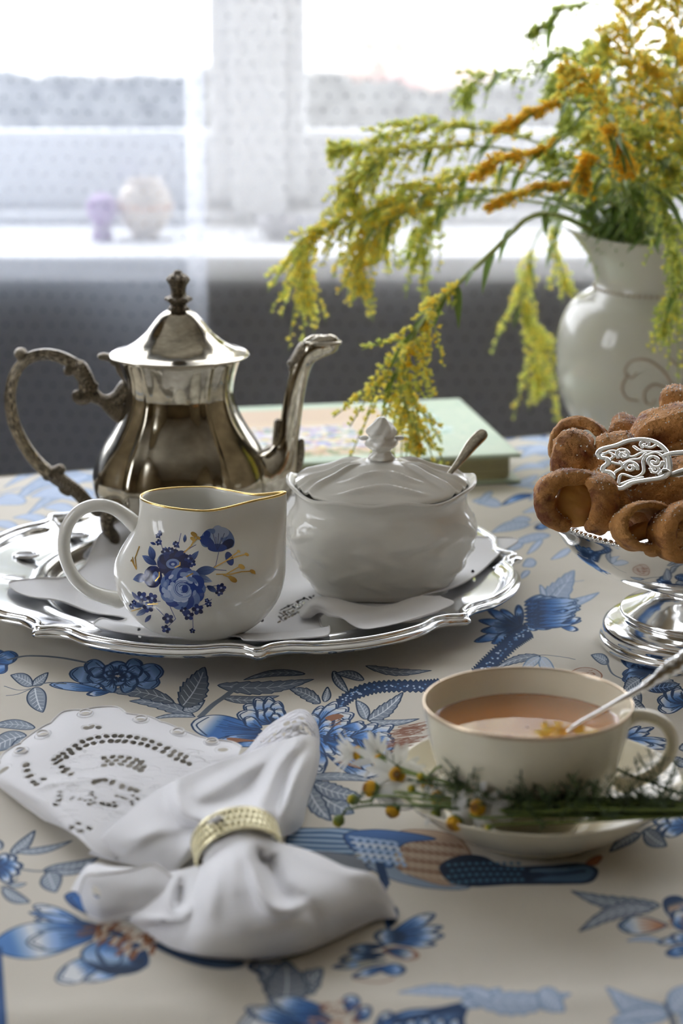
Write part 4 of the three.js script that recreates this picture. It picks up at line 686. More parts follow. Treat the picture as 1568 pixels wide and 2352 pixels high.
  const blueCol = canvasOf(1240, 1060, (c) => { c.fillStyle = '#5468a0'; c.fillRect(0, 0, 1240, 1060); printBlue(c, 1240, 1060); });
  const maskOf = (draw) => { const a = mk((c, w, h) => draw(c, w, h)), ctx = a.getContext('2d'), d = ctx.getImageData(0, 0, 1240, 1060), o2 = d.data; for (let i = 0; i < o2.length; i += 4) { const k = o2[i + 3]; o2[i] = o2[i + 1] = o2[i + 2] = k; o2[i + 3] = 255; } return canvasOf(1240, 1060, (c) => c.putImageData(d, 0, 0)); };
  // patch of the body between two angles and two heights, laid 0.15 mm proud
  const lo = 0.20, hi = 0.88, a0 = Math.PI / 2 + 0.98, a1 = Math.PI / 2 - 0.98;
  const patch = (lift) => grid(60, 40, (u, v) => { const a = lerp(a0, a1, u), t = lerp(lo, hi, v), e = 0.004, p = outer(a, t), n = outer(a + e, t).sub(p).cross(outer(a, t + e).sub(p)).normalize(); if (n.z < 0) n.negate(); return p.addScaledVector(n, lift); }, (u, v, p) => { const s = 1.252 - p[2]; const k = FOCAL / 4050; return [((p[0] + 0.0805 - 0.0803) * 4050 + 460 - 280) / 310 , 0]; });
  const dec = (lift, mat, name, label) => {
    const g = patch(lift), p = g.attributes.position, uv = [];
    for (let i = 0; i < p.count; i++) uv.push((p.getX(i) * 3860 + 454 - 280) / 310, 1 - ((1492 - p.getY(i) * 3900 + p.getZ(i) * 1050 - 28 - 1205) / 265));
    g.setAttribute('uv', new THREE.Float32BufferAttribute(uv, 2));
    return part(o, name, g, mat, label);
  };
  const clampTex = (c, s) => texOf(c, s);
  dec(0.00012, phy({ map: clampTex(blueCol, true), alphaMap: clampTex(maskOf(printBlue), false), transparent: true, roughness: 0.14 }), 'flower_print', 'blue painted flower spray');
  dec(0.00022, std({ color: rgb(0.83, 0.56, 0.18), metalness: 1, roughness: 0.25, alphaMap: clampTex(maskOf(printGold), false), transparent: true }), 'gold_print', 'gilded twigs');
}

// ---------- sugar bowl ----------
{
  const o = thing('sugar_bowl', 'white oval porcelain sugar bowl with fluted lid, beside the creamer on the tray', 'sugar bowl', [0.0238, TRAYTOP + 0.0014, 1.335]);
  const KZ = 0.66;
  const pr = profile([[0.0005, 0.0035], [0.0335, 0.0035], [0.0345, 0.0], [0.0372, 0.0004], [0.0418, 0.0035], [0.0425, 0.0065], [0.0465, 0.0125], [0.0525, 0.0235], [0.0565, 0.034], [0.0572, 0.0425], [0.0545, 0.0495], [0.0515, 0.0545], [0.0518, 0.0595], [0.055, 0.0635], [0.0572, 0.0655], [0.0562, 0.0668], [0.053, 0.0645], [0.0495, 0.058], [0.049, 0.05], [0.045, 0.025], [0.03, 0.012], [0.0005, 0.01]], 130);
  const tilt = (a) => 0.0085 * Math.pow(Math.abs(Math.cos(a)), 2.2) - 0.0035 + 0.0016 * Math.cos(4 * a) * Math.abs(Math.sin(a)) + 0.0012 * Math.cos(9 * a + 0.6) * Math.abs(Math.sin(a));
  const relief = (x, h, a) => 0.0024 * Math.max(0, Math.sin(a * 9 + Math.sin(h * 330) * 1.6) * Math.sin(h * 260 + 1.1 * Math.sin(a * 6))) * sstep(0.004, 0.012, h) * (1 - sstep(0.044, 0.052, h));
  const rings = pr.length - 1, g = grid(220, rings, (u, v) => {
    const i = Math.round(v * rings), [r, h] = pr[i], a = (u === 1 ? 0 : u) * TAU, out = i < 88 ? 1 : 0, k = sstep(0.045, 0.0655, h);
    const e = 1 / Math.pow(Math.pow(Math.abs(Math.cos(a)), 2.5) + Math.pow(Math.abs(Math.sin(a)), 2.5), 1 / 2.5), R = r * e * (1 + 0.012 * Math.cos(a * 12) * out * (1 - k)) + relief(r, h, a) * out;
    return [R * Math.cos(a), h + tilt(a) * k * k, R * Math.sin(a) * KZ];
  });
  part(o, 'body', g, M.porcelain);
  // lid: fluted oval dome
  const lp = profile([[0.0515, 0.0615], [0.0522, 0.0632], [0.047, 0.0665], [0.038, 0.0715], [0.027, 0.0768], [0.0165, 0.0808], [0.0085, 0.0828], [0.0078, 0.0842], [0.0062, 0.0862]], 60), LR = lp.length - 1;
  const L = part(o, 'lid', grid(260, LR, (u, v) => {
    const [r, h] = lp[Math.round(v * LR)], a = (u === 1 ? 0 : u) * TAU, e = 1 / Math.pow(Math.pow(Math.abs(Math.cos(a)), 2.4) + Math.pow(Math.abs(Math.sin(a)), 2.4), 1 / 2.4);
    const d = (c, w) => { const x = Math.atan2(Math.sin(a - c), Math.cos(a - c)); return Math.exp(-((x / w) ** 2)); };
    let f = 0; const s = sstep(0.012, 0.026, r) * (1 - 0.4 * sstep(0.046, 0.052, r));
    for (const c of [0.3, 0.48, 0.66, 2.48, 2.66, 2.84, 3.5, 3.7, 3.9, 5.5, 5.7, 5.9]) f += 0.0036 * d(c, 0.045) * s;
    const scroll = 0.0026 * sstep(0.3, 0.9, Math.sin(h * 780 + 3.2 * Math.sin(a * 3.0)) * d(Math.PI / 2, 0.75)) * sstep(0.02, 0.03, r) * (1 - sstep(0.044, 0.05, r));
    return [r * e * Math.cos(a), h + f + scroll + 0.0055 * Math.pow(Math.abs(Math.cos(a)), 2.2) * sstep(0.03, 0.0515, r), r * e * Math.sin(a) * 0.66];
  }), M.porcelain);
  part(L, 'finial', merge([lathe([[0.0078, 0.083], [0.0072, 0.0846], [0.0055, 0.0862], [0.0052, 0.0878], [0.0072, 0.0895], [0.0098, 0.092], [0.0096, 0.0945], [0.0075, 0.0965], [0.0088, 0.0985], [0.0082, 0.1012], [0.0055, 0.1045], [0.0036, 0.1065], [0.0022, 0.108], [0.0005, 0.1086]], 40, 60, (r, h, a) => [r * (1 + 0.07 * Math.cos(a * 6 + h * 500)), h]), ball(0.0022, 1.4, 0.7, 1).translate(0.0105, 0.0955, 0), ball(0.0022, 1.4, 0.7, 1).translate(-0.0105, 0.0955, 0)]), M.porcelain);
}
// spoon standing in the sugar bowl
{
  const D = 1.328, p = [[1000, 1120, 1.33], [1028, 1092, 1.33], [1058, 1056, 1.335], [1085, 1020, 1.34], [1104, 1000, 1.342]].map(([x, y, d]) => at(x, y, d));
  const o = thing('sugar_spoon', 'old silver spoon whose rounded handle end leans out of the sugar bowl', 'spoon', p[0].clone());
  const rel = p.map((v) => v.sub(o.position));
  const dir = rel[0].clone().sub(rel[4]).normalize();
  part(o, 'handle', sweep(rel, (t) => 0.0016 + 0.0026 * sstep(0.25, 0.85, t), { seg: 40, sides: 14, flat: 0.34, up: V(-0.5, 0.5, 1) }), M.agedSilver);
  const b = sweep([rel[0].clone(), rel[0].clone().addScaledVector(dir, 0.01), rel[0].clone().addScaledVector(dir, 0.024), rel[0].clone().addScaledVector(dir, 0.034)], (t) => 0.0017 + 0.0068 * Math.sin(Math.PI * sstep(0.1, 1.1, t)), { seg: 30, sides: 16, flat: 0.3, up: V(0.3, 0.3, 1) });
  part(o, 'bowl', b, M.agedSilver);
}

// ---------- book ----------
{
  const FR = spot(1196, 1113, 0), ang = 10.5 * Math.PI / 180;
  const w = 0.236, d = 0.193, h = 0.0215, o = thing('book', 'pale green hardback book lying flat behind the sugar bowl', 'book', FR.clone().setY(T + 0.0012));
  o.rotation.y = ang;                                 // local: x to the left is negative, z away from the camera negative
  const cover = texOf(canvasOf(1024, 840, (c) => {
    c.fillStyle = '#c3d6bb'; c.fillRect(0, 0, 1024, 840);
    reseed(17);
    for (let i = 0; i < 900; i++) { c.fillStyle = ['#b3cdb1', '#cfdcc2', '#a9c6b3', '#d6dfc6'][i % 4]; c.globalAlpha = 0.25; c.beginPath(); c.ellipse(rr(0, 1024), rr(0, 840), rr(6, 40), rr(4, 20), rr(0, 3), 0, TAU); c.fill(); }
    c.globalAlpha = 1;
    c.fillStyle = '#dfc7a6'; c.fillRect(70, 70, 640, 690); c.fillStyle = '#d9bfa0'; c.fillRect(70, 70, 640, 200);
    c.fillStyle = '#e9e2d6'; c.fillRect(180, 330, 390, 330);
    for (let i = 0; i < 260; i++) { c.fillStyle = ['#8f86c8', '#b9b3e6', '#6f9a74', '#d7c25a', '#7fa0d8', '#c98f8a', '#ffffff'][i % 7]; c.globalAlpha = 0.6; c.beginPath(); c.ellipse(rr(190, 560), rr(340, 650), rr(6, 26), rr(5, 16), rr(0, 3), 0, TAU); c.fill(); }
    for (let i = 0; i < 120; i++) { c.fillStyle = ['#8f9a5c', '#b98f62', '#7c8f52', '#cdb27a'][i % 4]; c.globalAlpha = 0.6; c.beginPath(); c.ellipse(rr(80, 700), rr(660, 760), rr(6, 30), rr(4, 14), rr(0, 3), 0, TAU); c.fill(); }
    for (let i = 0; i < 80; i++) { c.fillStyle = ['#d8ecee', '#e8f3f4', '#a9cfc8', '#93bfa6'][i % 4]; c.globalAlpha = 0.7; c.beginPath(); c.ellipse(820 + rr(-60, 60), 330 + rr(-150, 190), rr(8, 26), rr(8, 30), rr(0, 3), 0, TAU); c.fill(); }
    c.globalAlpha = 1;
  }));
  const cloth = std({ color: 0xffffff, map: cover, roughness: 0.35 }), boardMat = std({ color: rgb(0.42, 0.50, 0.36), roughness: 0.5 });
  const top = box(w, 0.0024, d, 0.0012).translate(-w / 2, h - 0.0012, -d / 2);
  part(o, 'cover', merge([top, box(w, 0.0024, d, 0.0012).translate(-w / 2, 0.0012, -d / 2)]), boardMat);
  part(o, 'cover_print', grid(2, 2, (u, v) => [-w + 0.002 + u * (w - 0.004), h + 0.0004, -0.002 - v * (d - 0.004)], (u, v) => [u, v]), cloth, 'printed cover picture');
  part(o, 'spine', sweep([V(-w, h / 2, -0.001), V(-w, h / 2, -d / 2), V(-w, h / 2, -d + 0.001)], h / 2 - 0.0002, { seg: 6, sides: 16, flat: 0.35, up: V(1, 0, 0) }), boardMat);
  const pages = noiseTex(128, (x, y) => { const n = 0.78 + 0.22 * Math.sin(y * TAU * 20 + 2 * noise(x * 2, y * 30, 3)) + 0.1 * noise(x * 3, y * 60, 1); return [n, n * 0.97, n * 0.86]; }, true, [1, 1]);
  part(o, 'pages', grid(40, 3, (u, v) => { const P = [[-w + 0.002, -0.005], [-0.005, -0.005], [-0.005, -d + 0.005], [-w + 0.002, -d + 0.005]], k = u * 3, i = Math.min(2, Math.floor(k)), t = k - i; const a = P[i], b = P[i + 1]; return [lerp(a[0], b[0], t), 0.0022 + v * (h - 0.0046), lerp(a[1], b[1], t)]; }, (u, v) => [u, v]), std({ color: rgb(0.60, 0.58, 0.42), map: pages, roughness: 0.8 }));
}

// ---------- vase ----------
const VASE = { x: 0.2405, D: 1.72 };
{
  const o = thing('vase', 'large off-white ceramic pitcher vase with relief scrolls, holding the goldenrod', 'vase', [VASE.x, 0.0016, VASE.D]);
  const outerPts = [[0.0005, 0.0], [0.044, 0.0], [0.046, 0.003], [0.05, 0.008], [0.062, 0.022], [0.0705, 0.038], [0.0752, 0.055], [0.0768, 0.073], [0.0762, 0.09], [0.0728, 0.104], [0.0655, 0.116], [0.055, 0.1235], [0.0495, 0.128], [0.0485, 0.1325], [0.0508, 0.141], [0.0565, 0.152], [0.0645, 0.1615], [0.0705, 0.1672], [0.0712, 0.1685], [0.0695, 0.169], [0.062, 0.161], [0.054, 0.15], [0.047, 0.138], [0.045, 0.13], [0.05, 0.12], [0.068, 0.1], [0.07, 0.07], [0.05, 0.02], [0.0005, 0.012]];
  const oc = spline(outerPts);
  const mod = (r, h, a) => {
    const flute = 0.022 * Math.abs(Math.sin(a * 14)) * sstep(0.0, 0.01, h) * (1 - sstep(0.034, 0.05, h));
    const e = sstep(0.135, 0.168, h), d = Math.atan2(Math.sin(a - Math.PI), Math.cos(a - Math.PI));
    return [r * (1 - flute + 0.05 * e * Math.exp(-((d / 0.5) ** 2))), h + 0.006 * e * Math.exp(-((d / 0.7) ** 2))];
  };
  part(o, 'body', lathe(outerPts, 224, 130, mod), M.earthen);
  const beads = []; for (let i = 0; i < 72; i++) { const a = i / 72 * TAU; beads.push(ball(0.0015, 1, 1, 1, 1).translate(0.0497 * Math.cos(a), 0.1275, 0.0497 * Math.sin(a))); }
  part(o, 'beaded_ring', merge(beads), phy({ color: rgb(0.42, 0.34, 0.25), roughness: 0.25 }), 'ring of small raised beads');
  // scrolling relief on the belly, following the surface
  const rAt = (h) => { let b = 0.07; for (let i = 0; i <= 60; i++) { const p = oc(i / 60 * 0.62); if (Math.abs(p.y - h) < 0.003 && p.x > 0.03) b = p.x; } return b; };
  const onBelly = (x, h) => { const a = x / 0.076, r = rAt(h) + 0.0002; return V(r * Math.sin(a), h, r * Math.cos(a)); };
  const clay = phy({ color: rgb(0.42, 0.33, 0.24), roughness: 0.3 }), list = [];
  for (const s of [1, -1]) for (const c of [
    [[-0.008, 0.062], [-0.018, 0.078], [-0.03, 0.086], [-0.042, 0.084], [-0.046, 0.076], [-0.041, 0.072], [-0.037, 0.076]],
    [[-0.004, 0.052], [-0.014, 0.064], [-0.024, 0.068], [-0.031, 0.062], [-0.03, 0.054], [-0.025, 0.053], [-0.024, 0.057]],
    [[-0.044, 0.074], [-0.048, 0.064], [-0.044, 0.056], [-0.036, 0.055]],
    [[0, 0.048], [-0.004, 0.062], [-0.001, 0.078], [-0.006, 0.09]], [[-0.002, 0.046], [-0.01, 0.04], [-0.016, 0.044], [-0.012, 0.05]], [[0, 0.085], [-0.008, 0.083], [-0.014, 0.088]]])
    list.push(sweep(c.map(([x, h]) => onBelly(x * s + 0.012, h)), (t) => 0.0011 - 0.0005 * t, { seg: 36, sides: 8 }));
  part(o, 'relief_scroll', merge(list), clay, 'raised scroll ornament in a tan tone');
}

// ---------- goldenrod ----------
{
  const stemMat = phy({ color: rgb(0.40, 0.48, 0.16), roughness: 0.7 });
  const leafMat = phy({ color: rgb(0.22, 0.34, 0.07), roughness: 0.6, transmission: 0.35, thickness: 0, side: THREE.DoubleSide });
  const bloomMat = phy({ color: 0xffffff, roughness: 1, transmission: 0.55, thickness: 0, specularIntensity: 0.3, side: THREE.DoubleSide });
  const bud = (() => {                                 // one floret: six tiny petals opening upward round a short tube
    const pos = [], ix = [];
    for (let i = 0; i < 6; i++) { const a = i / 6 * TAU, c = Math.cos(a), n = Math.sin(a), w = 0.34, o = pos.length / 3, r = i % 2 ? 0.85 : 0.6, h = i % 2 ? 0.7 : 1.15; pos.push(0, -0.6, 0, c * r * 0.7 - n * w, h * 0.35, n * r * 0.7 + c * w, c * r * 0.7 + n * w, h * 0.35, n * r * 0.7 - c * w, c * r, h, n * r); ix.push(o, o + 1, o + 2, o + 1, o + 3, o + 2); }
    const g = new THREE.BufferGeometry(); g.setAttribute('position', new THREE.Float32BufferAttribute(pos, 3)); g.setAttribute('uv', new THREE.Float32BufferAttribute(new Float32Array(pos.length / 3 * 2), 2)); g.setIndex(ix); g.computeVertexNormals(); return g;
  })();
  const blade = grid(2, 8, (u, v) => { const w = Math.sin(Math.PI * Math.pow(v, 0.7)) * 0.085; return [(u - 0.5) * 2 * w, -0.25 * v * v + Math.abs(u - 0.5) * w * 1.2, v]; });
  const PAL = [[0.48, 0.58, 0.15], [0.76, 0.82, 0.25], [0.94, 0.85, 0.20], [0.97, 0.76, 0.11], [0.95, 0.61, 0.05]];
  const pick = (m) => { const x = clamp(m + rr(-0.2, 0.2)) * (PAL.length - 1), i = Math.min(PAL.length - 2, Math.floor(x)), t = x - i; return PAL[i].map((a, k) => lerp(a, PAL[i + 1][k], t)); };
  function spray(label, pts, { s0 = 0.35, n = 26, len = 0.055, droop = 0.35, mix = [0.35, 0.7], size = 0.0026, step = 0.0031, leaves = 6, spread = 0.75, tip = true, seed: sd = 1, thick = 0.0013, taper = 0.35 } = {}) {
    reseed(1000 + sd * 77);
    const P = pts.map(([x, y, d]) => at(x, y, d)), base = P[0].clone();
    const o = thing('goldenrod_spray', label, 'flower', base, 'goldenrod sprays in the vase');
    const c = new THREE.CatmullRomCurve3(P.map((p) => p.clone().sub(base)), false, 'centripetal');
    part(o, 'stem', sweep(Array.from({ length: 14 }, (_, i) => c.getPoint(i / 13)), (t) => thick * (1 - 0.6 * t), { seg: 28, sides: 6 }), stemMat);
    const mats = [], cols = [], twigs = [], m4 = new THREE.Matrix4(), qn = new THREE.Quaternion(), up = V(0, 1, 0);
    const put = (p, dir, k, mixv) => { qn.setFromUnitVectors(up, dir.normalize()); const s = size * k; m4.compose(p, qn, V(s, s * rr(0.9, 1.5), s)); mats.push(...m4.elements); cols.push(...pick(mixv)); };
    for (let i = 0; i < n; i++) {
      const f = (i + rnd() * 0.8) / n, s = s0 + (1 - s0) * f, p = c.getPoint(s), t = c.getTangent(s).normalize();
      let side = V(rr(-1, 1), rr(-0.8, 1.2), rr(-1, 1)); side.addScaledVector(t, -side.dot(t)).normalize();
      const L = len * (taper + (1 - taper) * Math.sin(Math.PI * Math.pow(1 - f, 0.8))) * rr(0.55, 1.2) * (1 - 0.65 * sstep(0.75, 1, f));
      const d = t.clone().multiplyScalar(0.75).addScaledVector(side, spread).normalize(), sag = droop * rr(0.1, 1.15), at2 = (q) => p.clone().addScaledVector(d, L * q).add(V(0, -sag * L * q * q, 0));
      twigs.push(sweep([at2(0), at2(0.33), at2(0.66), at2(1)], 0.00042, { seg: 5, sides: 4 }));
      const cnt = Math.max(4, Math.round(L / step));
      for (let k = 0; k < cnt; k++) for (let z = 0; z < 2; z++) {
        const q = 0.14 + 0.86 * (k + rnd()) / cnt, b = at2(q), off = V(rr(-1, 1), rr(-0.3, 1.3), rr(-1, 1)).normalize(), w = 0.0036 * (1 - 0.45 * q);
        put(b.addScaledVector(off, w * rr(0.3, 1)), off.clone().addScaledVector(d, 0.5), rr(0.65, 1.15) * (1 - 0.25 * q), lerp(mix[0], mix[1], clamp(rnd() * 0.7 + 0.3 * (1 - q))));
      }
    }
    if (tip) for (let k = 0; k < 30; k++) { const s = 1 - 0.12 * rnd(), off = V(rr(-1, 1), rr(-1, 1), rr(-1, 1)).normalize(); put(c.getPoint(s).addScaledVector(off, 0.0022 * rnd()), off, rr(0.5, 0.9), lerp(mix[0], mix[1], rnd())); }
    if (twigs.length) part(o, 'side_twigs', merge(twigs), stemMat);
    const count = mats.length / 16, im = new THREE.InstancedMesh(bud, bloomMat, count);
    im.instanceMatrix.array.set(mats); im.instanceColor = new THREE.InstancedBufferAttribute(new Float32Array(cols), 3);
    im.name = 'florets'; im.castShadow = im.receiveShadow = true; im.userData.kind = 'stuff'; o.add(im);
    for (let i = 0; i < leaves; i++) {
      const s = lerp(0.12, Math.min(0.85, s0 + 0.3), (i + rnd()) / leaves), t = c.getTangent(s).normalize(), side = V(rr(-1, 1), rr(-0.4, 1), rr(-1, 1)); side.addScaledVector(t, -side.dot(t)).normalize();
      const g = part(o, 'leaf', blade, leafMat); g.position.copy(c.getPoint(s)); g.lookAt(g.position.clone().add(t.clone().addScaledVector(side, 1.1))); g.position.copy(c.getPoint(s)); g.scale.setScalar(rr(0.02, 0.036));
    }
    return o;
  }
  const D = VASE.D, M0 = [1430, 575, D - 0.005];
  spray('goldenrod spray reaching furthest left, its drooping yellow tip hanging above the teapot spout', [M0, [1340, 480, D], [1200, 445, D - 0.03], [1040, 435, D - 0.05], [900, 472, D - 0.06], [790, 512, D - 0.06], [718, 560, D - 0.06], [692, 630, D - 0.06], [704, 722, D - 0.06]], { seed: 1, s0: 0.36, n: 74, len: 0.034, droop: 1, mix: [0.22, 0.68], leaves: 5, spread: 0.75 });
  spray('yellow-green goldenrod spray arching left in the middle, with a thin pointed tip', [M0, [1380, 470, D], [1280, 350, D], [1120, 300, D - 0.02], [1000, 292, D - 0.02], [900, 305, D - 0.02], [820, 338, D - 0.02], [758, 352, D - 0.02]], { seed: 2, s0: 0.34, n: 60, len: 0.033, droop: 0.9, mix: [0.16, 0.5], leaves: 6, spread: 0.8 });
  spray('goldenrod spray just under the uppermost left one, its end curling down', [M0, [1360, 460, D], [1230, 360, D - 0.01], [1060, 335, D - 0.03], [930, 350, D - 0.04], [855, 385, D - 0.04], [818, 430, D - 0.04], [812, 478, D - 0.04]], { seed: 23, s0: 0.4, n: 56, len: 0.032, droop: 0.9, mix: [0.2, 0.55], leaves: 5, spread: 0.8 });
  spray('dense goldenrod spray filling the space between the two long left sprays', [M0, [1350, 470, D], [1230, 400, D - 0.01], [1080, 400, D - 0.02], [960, 440, D - 0.03], [890, 500, D - 0.03], [868, 600, D - 0.03]], { seed: 3, s0: 0.36, n: 60, len: 0.034, droop: 0.9, mix: [0.22, 0.58], leaves: 5, spread: 0.8 });
  spray('goldenrod spray with an orange-yellow hanging end, second from the left tip', [M0, [1330, 490, D - 0.02], [1180, 460, D - 0.04], [1020, 470, D - 0.06], [910, 500, D - 0.07], [845, 545, D - 0.07], [822, 600, D - 0.07], [818, 668, D - 0.07]], { seed: 24, s0: 0.45, n: 52, len: 0.028, droop: 1, mix: [0.3, 0.75], leaves: 4, spread: 0.8 });
  spray('short goldenrod spray hanging below the middle of the left mass', [M0, [1320, 480, D], [1160, 440, D - 0.01], [1040, 470, D - 0.02], [980, 530, D - 0.02], [950, 610, D - 0.02]], { seed: 25, s0: 0.45, n: 40, len: 0.028, droop: 1, mix: [0.12, 0.45], leaves: 5, spread: 0.8 });
  spray('bare-stemmed goldenrod branch bending down over the sugar bowl lid', [[1410, 565, D - 0.01], [1300, 500, D - 0.04], [1220, 497, D - 0.08], [1150, 560, D - 0.13], [1075, 630, D - 0.17], [1010, 690, D - 0.2], [950, 770, D - 0.22], [912, 860, D - 0.23], [935, 940, D - 0.235], [966, 1040, D - 0.24]], { seed: 4, s0: 0.5, n: 60, len: 0.044, droop: 0.9, mix: [0.2, 0.78], leaves: 12, thick: 0.0024, spread: 0.95, taper: 0.1 });
  spray('pale blurred goldenrod spray hanging behind, left of the vase', [[1400, 540, D + 0.02], [1290, 500, D + 0.09], [1235, 540, D + 0.13], [1205, 640, D + 0.15], [1200, 720, D + 0.15], [1232, 800, D + 0.15], [1240, 905, D + 0.15]], { seed: 5, s0: 0.4, n: 40, len: 0.036, droop: 1.1, mix: [0.28, 0.5], leaves: 3, size: 0.003 });
  spray('thin pale goldenrod spray hanging just left of the vase lip', [[1400, 545, D + 0.02], [1310, 505, D + 0.06], [1272, 530, D + 0.08], [1280, 600, D + 0.08], [1308, 672, D + 0.08]], { seed: 6, s0: 0.45, n: 18, len: 0.016, droop: 1, mix: [0.28, 0.48], leaves: 2 });
  spray('orange goldenrod spike pointing left above the sugar bowl, highest of the two orange spikes', [M0, [1420, 380, D - 0.04], [1330, 300, D - 0.07], [1240, 352, D - 0.08], [1150, 372, D - 0.08], [1088, 412, D - 0.08]], { seed: 7, s0: 0.5, n: 44, len: 0.011, droop: 0.2, mix: [0.66, 1], leaves: 5, step: 0.0022 });
  spray('slim orange goldenrod spike pointing left just above the vase lip', [M0, [1420, 470, D - 0.05], [1324, 432, D - 0.07], [1225, 440, D - 0.08], [1118, 482, D - 0.08]], { seed: 8, s0: 0.5, n: 44, len: 0.008, droop: 0.1, mix: [0.64, 0.95], leaves: 6, step: 0.002 });
  spray('orange goldenrod spike pointing left above the middle spray', [M0, [1440, 330, D - 0.02], [1370, 240, D - 0.04], [1290, 236, D - 0.05], [1215, 268, D - 0.05], [1140, 304, D - 0.05]], { seed: 9, s0: 0.6, n: 40, len: 0.009, droop: 0.15, mix: [0.62, 0.98], leaves: 5, step: 0.0021 });
  spray('sparse green goldenrod twig arching left with a short hanging tip', [M0, [1450, 320, D + 0.02], [1390, 170, D + 0.04], [1300, 120, D + 0.05], [1215, 155, D + 0.05], [1120, 172, D + 0.05], [1082, 195, D + 0.05], [1068, 245, D + 0.05]], { seed: 10, s0: 0.42, n: 30, len: 0.022, droop: 1, mix: [0.02, 0.35], leaves: 5, step: 0.004 });
  spray('sparse green goldenrod twig highest on the left, against the white window', [M0, [1470, 300, D + 0.04], [1440, 60, D + 0.05], [1380, 12, D + 0.06], [1290, 25, D + 0.06], [1250, 62, D + 0.06], [1222, 76, D + 0.06]], { seed: 11, s0: 0.55, n: 22, len: 0.017, droop: 1, mix: [0, 0.2], leaves: 6, step: 0.0045 });
  spray('upright golden spire of goldenrod rising past the top of the picture', [M0, [1452, 400, D - 0.01], [1448, 200, D - 0.01], [1446, 60, D - 0.01], [1442, -60, D - 0.01]], { seed: 12, s0: 0.35, n: 56, len: 0.034, droop: 0.25, mix: [0.35, 0.85], leaves: 10, spread: 0.9 });
  spray('deep orange goldenrod plume leaning left at the centre of the bunch', [[1440, 570, D - 0.02], [1430, 420, D - 0.08], [1400, 290, D - 0.12], [1350, 190, D - 0.13], [1290, 160, D - 0.13]], { seed: 13, s0: 0.35, n: 44, len: 0.024, droop: 0.6, mix: [0.3, 0.95], leaves: 8, step: 0.0026 });
  spray('thick orange goldenrod cluster above the vase lip', [[1440, 570, D - 0.03], [1420, 450, D - 0.1], [1385, 385, D - 0.13], [1350, 372, D - 0.14], [1335, 440, D - 0.14]], { seed: 14, s0: 0.6, n: 34, len: 0.013, droop: 0.7, mix: [0.72, 1], leaves: 6, step: 0.002 });
  spray('bright orange goldenrod cluster right of centre in the bunch', [[1460, 570, D - 0.02], [1450, 420, D - 0.1], [1410, 310, D - 0.14], [1398, 300, D - 0.15], [1425, 350, D - 0.15], [1450, 405, D - 0.15]], { seed: 15, s0: 0.5, n: 40, len: 0.015, droop: 0.5, mix: [0.7, 1], leaves: 6, step: 0.002 });
  spray('tall goldenrod plume at the right edge of the picture', [[1480, 570, D], [1520, 400, D - 0.03], [1545, 200, D - 0.03], [1565, 40, D - 0.03], [1590, -80, D - 0.03]], { seed: 16, s0: 0.25, n: 60, len: 0.04, droop: 0.5, mix: [0.25, 0.9], leaves: 10 });
  spray('olive goldenrod plume leaning right behind the orange clusters', [[1490, 570, D + 0.02], [1540, 430, D + 0.03], [1600, 300, D + 0.04], [1650, 200, D + 0.04]], { seed: 17, s0: 0.25, n: 46, len: 0.045, droop: 0.5, mix: [0.05, 0.6], leaves: 9 });
  spray('green goldenrod plume behind, filling the back of the bunch', [[1450, 570, D + 0.03], [1420, 400, D + 0.06], [1380, 240, D + 0.07], [1350, 100, D + 0.08]], { seed: 18, s0: 0.25, n: 56, len: 0.045, droop: 0.5, mix: [0.05, 0.45], leaves: 12 });
  const CROWD = ['green goldenrod sprig at the left flank of the bunch, behind the orange spikes', 'green-yellow goldenrod sprig in front, above the thick orange cluster', 'golden goldenrod sprig right of the bright orange cluster', 'olive goldenrod sprig low at the right edge of the picture', 'orange-gold goldenrod sprig halfway up beside the golden spire', 'mixed green and gold goldenrod sprig left of the golden spire', 'yellow-green goldenrod sprig between the spire and the right-edge plume', 'green goldenrod sprig behind the highest orange spike', 'orange goldenrod sprig cut by the right picture edge at mid-height', 'green goldenrod sprig nearest the camera in the middle of the bunch', 'green goldenrod sprig just above the left vase lip', 'leafy goldenrod sprig low on the right, above the hanging sprays'];
  for (const [i, x, y, dd, m0, m1] of [[0, 1330, 300, 0.02, 0, 0.4], [1, 1375, 330, -0.09, 0.05, 0.6], [2, 1500, 300, -0.1, 0.3, 0.95], [3, 1545, 350, -0.09, 0.1, 0.7], [4, 1480, 180, -0.06, 0.4, 0.9], [5, 1395, 130, 0, 0.1, 0.7], [6, 1520, 130, 0.03, 0.1, 0.6], [7, 1310, 215, 0.05, 0, 0.35], [8, 1560, 250, -0.06, 0.35, 0.95], [9, 1465, 330, -0.12, 0.05, 0.5], [10, 1300, 380, -0.05, 0, 0.35], [11, 1530, 430, -0.11, 0.05, 0.6]])
    spray(CROWD[i], [[1436 + i * 5, 575, D - 0.02], [lerp(1440, x, 0.45), lerp(575, y, 0.5), D + dd * 0.7], [x, y, D + dd], [x + (x - 1440) * 0.35, y - 20, D + dd]], { seed: 40 + i, s0: 0.35, n: 34, len: 0.024, droop: 0.6, mix: [m0, m1], leaves: 12, spread: 0.9 }).userData.group = 'goldenrod sprigs crowded in the right half of the bunch';
  spray('green goldenrod spray bending forward over the vase rim at the right', [[1455, 560, D - 0.03], [1440, 470, D - 0.08], [1470, 420, D - 0.12], [1520, 455, D - 0.14], [1538, 530, D - 0.15], [1560, 640, D - 0.15]], { seed: 19, s0: 0.42, n: 30, len: 0.024, droop: 1.1, mix: [0.08, 0.4], leaves: 8 });
